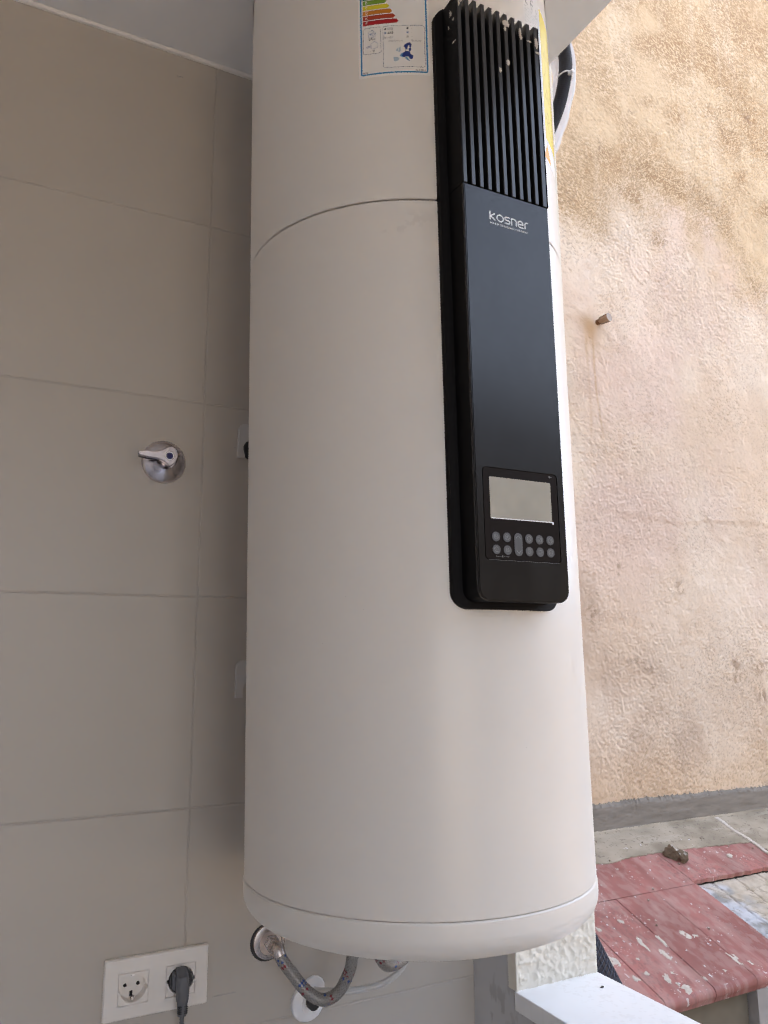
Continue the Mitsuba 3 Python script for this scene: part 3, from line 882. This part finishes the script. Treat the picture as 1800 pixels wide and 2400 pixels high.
w_ = .00055
icons = {
    'mode': [ring(-.0404, 1.6064, .0032), stroke([(-.0417, 1.6050), (-.0417, 1.6077), (-.0404, 1.6062), (-.0391, 1.6077), (-.0391, 1.6050)], w_)],
    'fan': [ring(-.0245, 1.6064, .0032), stroke([(-.0256, 1.6064), (-.0245, 1.6078), (-.0236, 1.6066), (-.0246, 1.6052), (-.0256, 1.6064)], w_), stroke([(-.0262, 1.6046), (-.0228, 1.6082)], w_)],
    'clock': [ring(.0078, 1.6064, .0032), stroke([(.0078, 1.6079), (.0078, 1.6063), (.0090, 1.6063)], w_)],
    'calendar': [stroke([(.0211, 1.6038), (.0211, 1.6088), (.0262, 1.6088), (.0262, 1.6038)], w_, True), stroke([(.0224, 1.6064), (.0236, 1.6052), (.0252, 1.6076)], w_)],
    'power': [ring(.0399, 1.6061, .0031).difference(sbox(.0390, 1.6076, .0408, 1.61)), stroke([(.0399, 1.6064), (.0399, 1.6096)], w_)],
    'refresh': [ring(-.0404, 1.5912, .0031).difference(sbox(-.0385, 1.587, -.0365, 1.591)), stroke([(-.0390, 1.5890), (-.0374, 1.5886)], w_)],
    'menu': [sbox(-.0268 + .0026 * a, 1.5890 + .0026 * b, -.0268 + .0026 * a + .0019, 1.5890 + .0026 * b + .0019) for a in (0, 1) for b in (0, 1)],
    'bin': [stroke([(.0058, 1.5934), (.0060, 1.5884), (.0096, 1.5884), (.0098, 1.5934)], w_, True), stroke([(.0053, 1.5944), (.0103, 1.5944)], w_), stroke([(.0072, 1.5925), (.0072, 1.5893)], w_), stroke([(.0084, 1.5925), (.0084, 1.5893)], w_)],
    'return': [stroke([(.0212, 1.5890), (.0258, 1.5890), (.0264, 1.5910), (.0258, 1.5930), (.0216, 1.5930)], w_)],
    'confirm': [ring(.0399, 1.5911, .0032), stroke([(.0386, 1.5912), (.0396, 1.5900), (.0414, 1.5924)], w_)],
    'up': [stroke([(-.0112, 1.6062), (-.0082, 1.6092), (-.0052, 1.6062)], .0008)],
    'down': [stroke([(-.0112, 1.5910), (-.0082, 1.5880), (-.0052, 1.5910)], .0008)],
    'lock': [stroke([(-.0415, 1.5838), (-.0410, 1.5829), (-.0345, 1.5829)], .0004), stroke([(-.0232, 1.5838), (-.0237, 1.5829), (-.0302, 1.5829)], .0004), sbox(-.0333, 1.5820, -.0315, 1.5834), ring(-.0324, 1.5838, .0008, .0004)],
}
for ic in icons.values():
    put(CP + '__button_icon', pan(cat([extrude(q, .0003) for q in ic]), .0008), 'mat_icon')
put(CP + '__sensor_dot', pan(cat(extrude(Point(.0440, 1.6862).buffer(.0012), .0003), extrude(sbox(.0455, 1.6858, .0478, 1.6866), .0003)), .0003), 'mat_icon')


def lettering(txt, x0, x1, z0, h, bold=False, depth=.0003):
    m = meshkit.text_mesh(txt, h, depth, bold)
    b = m.bounds
    s = (x1 - x0) / (b[1, 0] - b[0, 0])
    v = np.array(m.vertices)
    return trimesh.Trimesh(np.stack([x0 + (v[:, 0] - b[0, 0]) * s, z0 + v[:, 1], v[:, 2]], 1), m.faces, process=False)


def strokes_logo():
    """rounded geometric capitals drawn as thick lines: each glyph in a unit cell 0..1 wide, 0..1 high"""
    t = np.linspace
    arc = lambda cx, cz, rx, rz, a0, a1, n=14: [(cx + rx * math.cos(a), cz + rz * math.sin(a)) for a in t(math.radians(a0), math.radians(a1), n)]
    G = [[[(.02, 0), (.02, 1.18)], [(.80, .96), (.12, .50), (.86, 0)], ],
         [arc(.5, .5, .50, .50, 0, 360, 28)],
         [[(.92, .98), (.30, .98)] + arc(.30, .74, .24, .24, 90, 270, 8) + [(.70, .50)] + arc(.70, .25, .25, .25, 90, -90, 8) + [(.06, .0)]],
         [[(.06, 0), (.06, .98), (.5, .98)] + arc(.55, .60, .38, .38, 90, 0, 8) + [(.93, 0)]],
         [[(.92, .0), (.50, .0)] + arc(.46, .38, .42, .38, 270, 180, 7) + arc(.48, .60, .44, .38, 180, 0, 12) + [(.92, .46), (.1, .46)]],
         [[(.10, 0), (.10, .60)] + arc(.48, .60, .38, .38, 180, 90, 8) + [(.80, .98)]]]
    out, x = [], -.0288
    for gl, w in zip(G, (.0088, .0100, .0082, .0086, .0086, .0066)):
        for ln in gl:
            out.append(stroke([(x + a * w, 2.0158 + b * .0088) for a, b in ln], .00165))
        x += w + .0021
    return cat([extrude(q, .0003) for q in out])


put(CP + '__logo', pan(strokes_logo(), .0003), 'mat_print', label='light grey brand lettering')
tri = [extrude(Polygon([(x, 2.0122), (x + .0028, 2.0108), (x, 2.0094)]), .0003) for x in (-.0290, -.0252, -.0214, -.0176)]
put(CP + '__tagline', pan(cat(tri + [lettering('Climatización eficiente', -.0138, .0300, 2.0096, .0026)]), .0003), 'mat_print')
# dried mortar splashes on the slats and side
for k, (x, z, a, b) in enumerate(((.0117, 2.314, .005, .0045), (.0352, 2.309, .0022, .0065), (.0123, 2.2545, .0026, .0042), (-.0012, 2.238, .0018, .0036), (.050, 2.301, .004, .001), (.0625, 2.303, .0026, .008), (.010, 2.305, .0018, .003),
                                  (-.0640, 2.317, .0012, .007), (.0365, 2.302, .002, .003), (.064, 2.288, .004, .0016))):
    m = lump(a, .0009, b, 200 + k, .6, 3, 3)
    put(CP + '__mortar_splash', H(trimesh.Trimesh(np.array(m.vertices) + [x, -.2772, z], m.faces, process=False)), 'mat_mortar', smooth=True)
for k, (y, z, a, b) in enumerate(((-.262, 2.308, .003, .006), (-.268, 2.296, .002, .003), (-.268, 2.262, .005, .0012), (-.257, 2.291, .001, .003))):
    m = lump(.0008, a, b, 220 + k, .6, 3, 3)
    put(CP + '__mortar_splash', H(trimesh.Trimesh(np.array(m.vertices) + [-.0671, y, z], m.faces, process=False)), 'mat_mortar', smooth=True)


# stickers: drawn flat as (arc length from the front line, z), wrapped round the tank
def wrap(mesh, out):
    m = trimesh.Trimesh(*trimesh.remesh.subdivide_to_size(mesh.vertices, mesh.faces, .007, max_iter=12)[:2], process=False)
    v = np.array(m.vertices)
    th, r_ = v[:, 0] / R, R + out + v[:, 2]
    return H(trimesh.Trimesh(np.stack([r_ * np.sin(th), -r_ * np.cos(th), v[:, 1]], 1), m.faces, process=False))


def arc_(deg):
    return math.radians(deg) * R


EL = WH + '__energy_label'
a0, a1 = arc_(-42.3), arc_(-19.6)
put(EL, wrap(extrude(rrect(a0, a1, 2.2335, 2.50, .002), .0001), .0001), 'mat_sticker_white', label='white energy label with coloured class arrows')
b0, b1 = arc_(-41.6), arc_(-20.2)
bd = rrect(b0, b1, 2.2372, 2.497, .003)
put(EL + '__border', wrap(extrude(bd.difference(bd.buffer(-.0021)), .0001), .00025), 'mat_border_blue')
s0 = arc_(-40.75)
for k, (nm, tip) in enumerate((('f', -29.24), ('e', -30.2), ('d', -31.2), ('c', -32.1), ('b', -33.0), ('a', -34.0), ('a', -35.0), ('a', -36.0))):
    z = 2.3130 + .0079 * k
    x1 = arc_(tip)
    put(EL + '__class_arrow', wrap(extrude(Polygon([(s0, z), (x1 - .003, z), (x1, z + .0033), (x1 - .003, z + .0066), (s0, z + .0066)]), .0001), .00025), 'mat_class_' + nm)
    if k < 5:
        put(EL + '__class_letter', wrap(lettering(nm.upper(), s0 + .0040, s0 + .0066, z + .0017, .0034, True, .0001), .0004), 'mat_sticker_white')
fr = [rrect(arc_(-40.7), arc_(-34.95), 2.2688, 2.3090, .003), rrect(arc_(-34.35), arc_(-21.1), 2.2455, 2.3090, .003)]
put(EL + '__info_frame', wrap(cat([extrude(q.difference(q.buffer(-.0005)), .0001) for q in fr]), .00025), 'mat_frame_gray')


def house(x, z, s):
    return stroke([(x - s, z - s), (x - s, z + s * .4), (x, z + s * 1.2), (x + s, z + s * .4), (x + s, z - s)], .0005, True)


hx_ = arc_(-37.8)
put(EL + '__noise_icon', wrap(cat([extrude(q, .0001) for q in (house(hx_ - .0005, 2.2993, .0048), Polygon([(hx_ - .004, 2.2990), (hx_ - .001, 2.3010), (hx_ - .001, 2.2970)]), stroke([(hx_ + .0005, 2.3014), (hx_ + .0014, 2.299), (hx_ + .0005, 2.2966)], .0006),
                                                          stroke([(hx_ + .0022, 2.3020), (hx_ + .0032, 2.299), (hx_ + .0022, 2.2960)], .0006),
                                                          house(hx_ + .003, 2.2818, .0048), Polygon([(hx_ - .0026, 2.2800), (hx_ - .0056, 2.2820), (hx_ - .0056, 2.2780)]), stroke([(hx_ - .0068, 2.2824), (hx_ - .0076, 2.280), (hx_ - .0068, 2.2776)], .0006))]), .00025), 'mat_house_blue')
txt = [lettering('54', hx_ - .0046, hx_ + .0006, 2.2896, .0036, True, .0001), lettering('dB', hx_ + .0012, hx_ + .0042, 2.2898, .0022, False, .0001), lettering('- dB', hx_ - .0030, hx_ + .0036, 2.2722, .0024, False, .0001),
       lettering('463', arc_(-32.9), arc_(-31.0), 2.2965, .0036, True, .0001)]
for q in txt:
    put(EL + '__figure', wrap(q, .00025), 'mat_ink')
txt = [lettering('558', arc_(-32.9), arc_(-31.1), 2.3028, .0034, False, .0001), lettering('451', arc_(-32.8), arc_(-31.1), 2.2896, .0034, False, .0001),
       lettering('kWh/annum', arc_(-32.7), arc_(-28.0), 2.2846, .0021, False, .0001), lettering('GJ/annum', arc_(-25.4), arc_(-21.8), 2.2846, .0021, False, .0001),
       lettering('-', arc_(-25.4), arc_(-25.0), 2.3024, .0034, False, .0001), lettering('-', arc_(-25.4), arc_(-25.0), 2.2960, .0034, False, .0001), lettering('-', arc_(-25.4), arc_(-25.0), 2.2898, .0034, False, .0001),
       lettering('2017', arc_(-40.8), arc_(-39.2), 2.2400, .0024, True, .0001), lettering('812/2013', arc_(-24.2), arc_(-21.1), 2.2400, .0024, True, .0001)]
for q in txt:
    put(EL + '__small_figure', wrap(q, .00025), 'mat_ink_gray')
sq = [[], [], []]
for c_, x in enumerate((-33.9, -26.8)):
    for r_, z in enumerate((2.3030, 2.2968, 2.2900)):
        sq[r_].append(extrude(sbox(arc_(x), z, arc_(x) + .0026, z + .0026), .0001))
for q, nm in zip(sq, ('ink', 'house_blue', 'ink_light')):
    for q1 in q:
        put(EL + '__key_square', wrap(q1, .00025), 'mat_' + nm)
mx, mz = arc_(-28.6), 2.2665


def blob(pts):
    return extrude(Polygon([(mx + a * .001, mz + b * .001) for a, b in pts]).buffer(.0003), .0001)


put(EL + '__map', wrap(cat(blob([(5, 13), (8, 15), (12, 16), (13.5, 13), (13, 9), (11, 9), (11, 13), (8.5, 11), (8, 6), (6, 5), (5, 9), (3, 10)]), blob([(10, 7), (13, 8), (13, 4), (11, 3), (10, 5)]),
                           blob([(3, 1), (6, 3), (11, 2), (12, -2), (16, -4), (15, -8), (12, -9), (10, -5), (6, -5), (3, -6), (1, -4)])), .00025), 'mat_map_dark')
put(EL + '__map', wrap(cat(blob([(-2, -3), (1, 0), (3, 1), (1, -4), (2, -6), (-1, -5)]), blob([(5, -7), (7, -6), (9, -9), (11, -12), (9, -11), (7, -9)])), .00025), 'mat_map_mid')
put(EL + '__map', wrap(cat(blob([(-10, -6), (-5, -6), (-3, -9), (-7, -12), (-10, -11)]), blob([(-3, 8), (-1.5, 9), (-1, 3), (-4, 2), (-2.5, 5)]), blob([(-6, 6), (-4.5, 7), (-5, 3.5), (-7, 4)])), .00025), 'mat_map_light')

YS = WH + '__warning_sticker'
put(YS, wrap(extrude(rrect(arc_(31.4), arc_(52), 2.2215, 2.447, .003), .0001), .0002), 'mat_sticker_white', label='yellow warning sticker on the right side')
put(YS + '__yellow_field', wrap(extrude(rrect(arc_(32.2), arc_(51.2), 2.2245, 2.444, .0025), .0001), .00035), 'mat_yellow')
sym = [stroke([(arc_(34), 2.262), (arc_(36.3), 2.276), (arc_(38.6), 2.262)], .0008, True), stroke([(arc_(34.5), 2.258), (arc_(40), 2.236)], .0008), stroke([(arc_(34.5), 2.300), (arc_(36.5), 2.318), (arc_(39), 2.300)], .0008, True),
       stroke([(arc_(34.2), 2.335), (arc_(36.5), 2.346), (arc_(36.0), 2.36)], .0008), stroke([(arc_(34.5), 2.372), (arc_(37), 2.385), (arc_(39), 2.372)], .0008, True)] + [sbox(arc_(41), z, arc_(48.5), z + .0012) for z in np.arange(2.235, 2.43, .0065)]
put(YS + '__symbols', wrap(cat([extrude(q, .0001) for q in sym]), .0005), 'mat_olive')
WS = WH + '__caution_sticker'
put(WS, wrap(extrude(rrect(arc_(28.5), arc_(45), 2.186, 2.2195, .002), .0001), .0002), 'mat_sticker_white')
put(WS + '__triangle', wrap(extrude(Polygon([(arc_(29.5), 2.190), (arc_(37), 2.190), (arc_(33.2), 2.2165)]), .0001), .00035), 'mat_orange', label='orange warning triangle')
CE = WH + '__rating_plate'
put(CE, wrap(extrude(rrect(arc_(19.5), arc_(31.0), 2.29, 2.50, .002), .0001), .0002), 'mat_sticker', label='pale rating label above the slats')


def c_arc(x, z, r, a0_, a1_):
    return stroke([(x + r * math.cos(t), z + r * math.sin(t)) for t in np.linspace(math.radians(a0_), math.radians(a1_), 16)], .0013)


ce = [c_arc(arc_(22.6), 2.428, .0085, 90, 270), c_arc(arc_(26.6), 2.428, .0085, 90, 270), stroke([(arc_(26.6) - .008, 2.428), (arc_(26.6) - .001, 2.428)], .0013)]
bn = [stroke([(arc_(28.6), 2.430), (arc_(30), 2.418)], .0006), stroke([(arc_(30), 2.430), (arc_(28.6), 2.418)], .0006), stroke([(arc_(28.5), 2.416), (arc_(30.2), 2.416)], .001)]
put(CE + '__conformity_mark', wrap(cat([extrude(q, .0001) for q in ce + bn]), .00035), 'mat_ink_gray')
fine = []
rr_ = random.Random(3)
for k, z in enumerate(np.arange(2.335, 2.416, .0052)):
    x = arc_(20.3)
    while x < arc_(30.2):
        w = rr_.uniform(.002, .008)
        fine.append(extrude(sbox(x, z, min(x + w, arc_(30.4)), z + .0011), .0001)); x += w + rr_.uniform(.001, .003)
put(CE + '__fine_print', wrap(cat(fine), .00035), 'mat_ink_light', kind='stuff')

# ------------------------------------------------------------------ chrome stop valve
SV = thing('stop_valve', 'chrome lever valve with a blue dot on the tiled wall', 'valve')
cx, cz = -.0662, 1.798
put(SV + '__escutcheon', lathe_y(cx, cz, -.0005, [(.0370, 0), (.0372, .002), (.0362, .0045), (.0335, .0085), (.028, .0125), (.021, .0155), (.0165, .0175), (.0160, .020), (0, .020)], 80), 'mat_chrome', smooth=50)
hd = Polygon([(-.1168, 1.8022), (-.1033, 1.8038), (-.0884, 1.8039), (-.0829, 1.8052), (-.0740, 1.8108), (-.0656, 1.8148), (-.0612, 1.8145), (-.0579, 1.8124), (-.0543, 1.809), (-.0531, 1.8049), (-.0525, 1.800), (-.0533, 1.795), (-.0550, 1.7905), (-.0575, 1.7866), (-.061, 1.783), (-.0651, 1.7798),
              (-.0739, 1.7868), (-.0866, 1.7919), (-.0991, 1.7922), (-.1158, 1.7945), (-.1172, 1.7985)])
hm = loft(hd, [(-.0035, 0), (-.0012, .009), (0, .018), (-.0004, .0197), (-.0014, .0206)])
put(SV + '__lever', xz(hm, -.0295), 'mat_chrome', smooth=38)
put(SV + '__hub', cyl_y(-.0655, 1.7975, -.019, -.0335, .0105, 40, .0125), 'mat_chrome', smooth=40)
put(SV + '__lever_underside', xz(extrude(hd.buffer(-.0022).intersection(sbox(-.113, 1.77, -.060, 1.7985)), .004), -.0262), 'mat_dark_rubber')
put(SV + '__blue_dot', cat(cyl_y(-.0668, 1.7978, -.0490, -.0505, .0058, 32), ), 'mat_blue_dot', smooth=40, label='blue cold water dot')
put(SV + '__dot_ring', lathe_y(-.0668, 1.7978, -.0490, [(.0058, 0), (.0068, 0), (.0068, .0014), (.0058, .0014)], 40), 'mat_steel', smooth=40)

# ------------------------------------------------------------------ double socket
DS = thing('double_socket', 'white double wall socket in a wide frame below the stop valve', 'socket')
fx0, fx1, fz0, fz1 = -.1210, .0355, .9360, 1.0212
C1, C2 = (-.0781, .9777), (-.0067, .9772)
fr = man(bevel_box(fx0, fx1, -.0105, -.0004, fz0, fz1, .0018))
for c in (C1, C2):
    fr = fr - man(box(c[0] - .0226, c[0] + .0226, -.02, .01, c[1] - .0226, c[1] + .0226))
put(DS + '__frame', tm(fr), 'mat_socket', smooth=30)
for c in (C1, C2):
    ins = man(bevel_box(c[0] - .0221, c[0] + .0221, -.0108, .02, c[1] - .0221, c[1] + .0221, .0006))
    q = lathe_y(c[0], c[1], .006, [(0, 0), (.0186, 0), (.0197, .020), (0, .020)], 48); q.merge_vertices()
    if q.volume < 0:
        q.invert()
    ins = ins - man(q) - man(box(c[0] - .0215, c[0] - .017, -.013, .004, c[1] - .003, c[1] + .003)) - man(box(c[0] + .017, c[0] + .0215, -.013, .004, c[1] - .003, c[1] + .003))
    k = put(DS + '__outlet', tm(ins), 'mat_socket', smooth=30)
    if c is C1:
        for s in (-1, 1):
            put(k + '__pin_hole', cyl_y(c[0] + s * .0096, c[1] + .0004, .0062, .0054, .0027, 24), 'mat_hole')
        put(k + '__earth_clip', cat(box(c[0] - .0016, c[0] + .0016, -.006, .0055, c[1] - .0175, c[1] - .0135)), 'mat_steel')
        put(k + '__earth_slot', cat(box(c[0] - .0024, c[0] + .0018, .0050, .0058, c[1] - .0160, c[1] - .0085), box(c[0] + .0005, c[0] + .004, .0040, .0056, c[1] - .0185, c[1] - .0158)), 'mat_hole')
        put(k + '__earth_clip', box(c[0] - .0018, c[0] + .0018, -.004, .0055, c[1] + .0150, c[1] + .0180), 'mat_steel')

PL = thing('power_plug', 'grey angled power plug pushed into the right socket outlet', 'plug')
put(PL + '__plug_disc', cyl_y(C2[0] - .0008, C2[1], .004, -.0135, .0178, 48), 'mat_dark_rubber', smooth=30)
body = []
for (x, y, z, a, b, h) in ((-.0085, -.020, .9925, .0085, .008, .006), (-.0082, -.026, .985, .0095, .010, .006), (-.0082, -.029, .970, .0098, .0095, .006), (-.0080, -.030, .957, .0090, .0085, .005), (-.0079, -.030, .9505, .0072, .007, .004)):
    s = trimesh.creation.icosphere(subdivisions=3)
    v = np.array(s.vertices); v = np.sign(v) * np.abs(v) ** .7
    body.append(v * [a, b, h] + [x, y, z])
hull = Manifold.batch_hull([Manifold.hull_points(np.vstack(body[i:i + 2])) for i in range(4)]) if False else None
parts = [Manifold.hull_points(np.vstack(body[i:i + 2]).tolist()) for i in range(4)]
s = parts[0]
for q in parts[1:]:
    s = s + q
s = s + Manifold.hull_points((np.vstack([body[0], body[1]]) * [1, 1, 1] + [0, .012, -.002]).tolist())
put(PL + '__body', tm(s), 'mat_plug', smooth=40)
put(PL + '__grip', bevel_box(-.0215, -.0165, -.0245, -.012, .9675, .9925, .002), 'mat_plug', smooth=30)
sr = tube([(-.0079, -.030, .953), (-.0079, -.030, .945), (-.0079, -.0302, .937), (-.0080, -.0304, .9335)], [.0078, .0076, .0072, .0064], 20)[0]
put(PL + '__strain_relief', sr, 'mat_plug', smooth=40)
put(PL + '__strain_slot', cat([box(-.0079 + s * .0044 - .0028, -.0079 + s * .0044 + .0022, -.0384, -.030, z, z + .0008) for z in (.9385, .9415, .9445, .9475) for s in (-1, 1)]), 'mat_dark_rubber')
cord = spline([(-.0080, -.0303, .935), (-.0082, -.031, .92), (-.0088, -.033, .86), (-.011, -.036, .74), (-.016, -.034, .55), (-.03, -.030, .2), (-.05, -.03, .004)], 60)
put(PL + '__cord', tube(cord, .0033, 14)[0], 'mat_plug', smooth=True)

# ------------------------------------------------------------------ flexible hoses, drain
BH = thing('braided_hose', 'braided steel hose hanging in a U from a wall outlet with metal rosette', 'hose')
put(BH + '__rosette', lathe_y(.1385, 1.0065, -.0005, [(.0275, 0), (.0278, .002), (.0265, .0045), (.021, .0065), (.0185, .0095), (0, .0095)], 64), 'mat_steel', smooth=40)
put(BH + '__gasket', lathe_y(.1360, 1.0060, 0, [(.0285, 0), (.0292, .0008), (.0285, .0016), (0, .0016)], 48), 'mat_dark_rubber', smooth=40)
put(BH + '__nut', cat(lathe_y(.140, 1.0065, -.009, [(0, 0), (.0125, 0), (.0130, .012), (.0105, .014), (.0105, .022), (0, .022)], 6), lathe_y(.140, 1.0065, -.026, [(0, 0), (.0105, 0), (.0108, .012), (.009, .016), (0, .016)], 30)), 'mat_steel', smooth=30)
hp_ = spline([(.140, -.030, 1.0065), (.1405, -.044, 1.0060), (0.1313, -0.062, 1.0149), (0.1357, -0.068, 1.0025), (0.148, -0.074, 0.9845), (0.169, -0.084, 0.9575), (0.1822, -0.09, 0.9461), (0.1967, -0.096, 0.9404), (0.2111, -0.102, 0.9449), (0.2216, -0.108, 0.9561), (0.2295, -0.114, 0.9744), (0.2333, -0.12, 0.9912), (0.2341, -0.124, 1.0057), (.2560, -.128, 1.03), (.2550, -.130, 1.08), (.2540, -.130, 1.14)], 150)
hm, uv = tube(hp_[14:], .0093, 26)
put(BH + '__braid', hm, 'mat_braid', smooth=True, uv=uv)
put(BH + '__ferrule', tube(hp_[1:20], .0100, 24)[0], 'mat_steel', smooth=40)
B2 = thing('braided_hose_001', 'short visible bend of a second braided hose under the tank bottom', 'hose')
h2 = spline([(.24, -.20, 1.14), (.243, -.195, 1.06), (.252, -.185, 1.020), (.268, -.175, 1.0035), (.288, -.165, .9985), (.308, -.155, 1.0005), (.33, -.14, 1.012), (.352, -.11, 1.03), (.366, -.07, 1.045), (.37, -.03, 1.05), (.37, -.002, 1.05)], 120)
hm, uv = tube(h2, .0093, 26)
put(B2 + '__braid', hm, 'mat_braid', smooth=True, uv=uv)
put(B2 + '__rosette', lathe_y(.37, 1.05, -.0005, [(.0275, 0), (.0278, .002), (.0265, .0045), (.021, .0065), (0, .0095)], 48), 'mat_steel', smooth=40)

DR_ = thing('drain_collar', 'white round wall collar of the drain behind the hanging hose', 'drain')
put(DR_ + '__flange', lathe_y(.2075, .9030, -.0005, [(.0290, 0), (.0295, .003), (.0280, .0065), (.022, .009), (.014, .0105), (.0135, .016), (0, .016)], 64), 'mat_white_plastic', smooth=40)
put(DR_ + '__upper_ring', lathe_y(.2185, .9210, -.0005, [(.0200, 0), (.0202, .0025), (.018, .005), (.010, .006), (0, .006)], 48), 'mat_white_plastic', smooth=40)
put(DR_ + '__spout', cyl_y(.2085, .9080, -.014, -.030, .0095, 24), 'mat_dark_rubber', smooth=30)
DT = thing('drain_tube', 'thin milky drain tube curving from the wall collar up under the tank', 'tube')
dt = spline([(.2185, -.004, .9205), (.2188, -.018, .9240), (.2220, -.038, .9290), (.2360, -.055, .9320), (.2600, -.068, .9330), (.2850, -.080, .9365), (.3080, -.092, .9450), (.3270, -.104, .9620), (.340, -.115, .990), (.346, -.122, 1.04), (.348, -.125, 1.14)], 90)
put(DT + '__hose', tube(dt, .0052, 18)[0], 'mat_clear_tube', smooth=True)

# ------------------------------------------------------------------ conduit in a clear sleeve outside, under the slab edge
CT = thing('corrugated_conduit', 'black corrugated conduit in a clear sleeve hanging outside by the slab edge', 'conduit')
cp_ = spline([(.905, .06, 3.35), (.9195, .055, 3.12), (.9245, .05, 3.0257), (.9275, .05, 2.9939), (.9250, .05, 2.9627), (.9218, .05, 2.9435), (.9105, .05, 2.8972), (.898, .05, 2.8571), (.8800, .05, 2.8133), (.855, .05, 2.76), (.82, .05, 2.70), (.785, .05, 2.62), (.765, .05, 2.50), (.76, .05, 2.2), (.76, .05, 1.6), (.76, .05, -.3)], 420)
s_ = np.r_[0, np.cumsum(np.linalg.norm(np.diff(cp_, axis=0), axis=1))]
fine_s = np.arange(0, .95, .0011)
pp = np.stack([np.interp(fine_s, s_, cp_[:, k]) for k in range(3)], 1)
tie_s = s_[np.argmin(np.abs(cp_[:, 2] - 2.9435))]
rad = np.where(fine_s < tie_s, .0166 + .0005 * np.sign(np.sin(fine_s * 2 * np.pi / .0070)), .0150 + .0016 * np.sign(np.sin(fine_s * 2 * np.pi / .0070)))
put(CT + '__pipe', tube(pp, rad, 24)[0], 'mat_conduit', smooth=35)
tp = np.stack([np.interp(tie_s, s_, cp_[:, k]) for k in range(3)])
t_ = np.stack([np.interp(tie_s + .002, s_, cp_[:, k]) for k in range(3)]) - tp; t_ /= np.linalg.norm(t_)
a1 = np.cross(t_, [0, 1, 0]); a1 /= np.linalg.norm(a1); a2 = np.cross(t_, a1)
an = np.linspace(0, 2 * np.pi, 41)
put(CT + '__cable_tie', cat(tube(tp + .0178 * (np.cos(an)[:, None] * a1 + np.sin(an)[:, None] * a2) + t_ * (.004 * np.cos(2 * an))[:, None], .0021, 8, False)[0],
                           tube([tp + a2 * .018 * sg + np.array([0, -.002, 0]) for sg in (0,)] + [tp + np.array([.002, -.030, -.002])], .0052, 10)[0]), 'mat_tie', smooth=40, label='white cable tie')
sl = cp_[:330] + np.array([.024, .034, 0])
srad = .0300 + .0022 * np.sin(np.arange(len(sl)) * .21) + .0016 * np.sin(np.arange(len(sl)) * .57)
put(CT + '__sleeve', tube(sl, srad, 30, False)[0], 'mat_sleeve', smooth=True, label='wrinkled translucent plastic sleeve')
put(CT + '__sleeve_seam', tube(cp_[:170] + np.array([.044, .016, 0]), .0016, 8)[0], 'mat_tie', smooth=True)
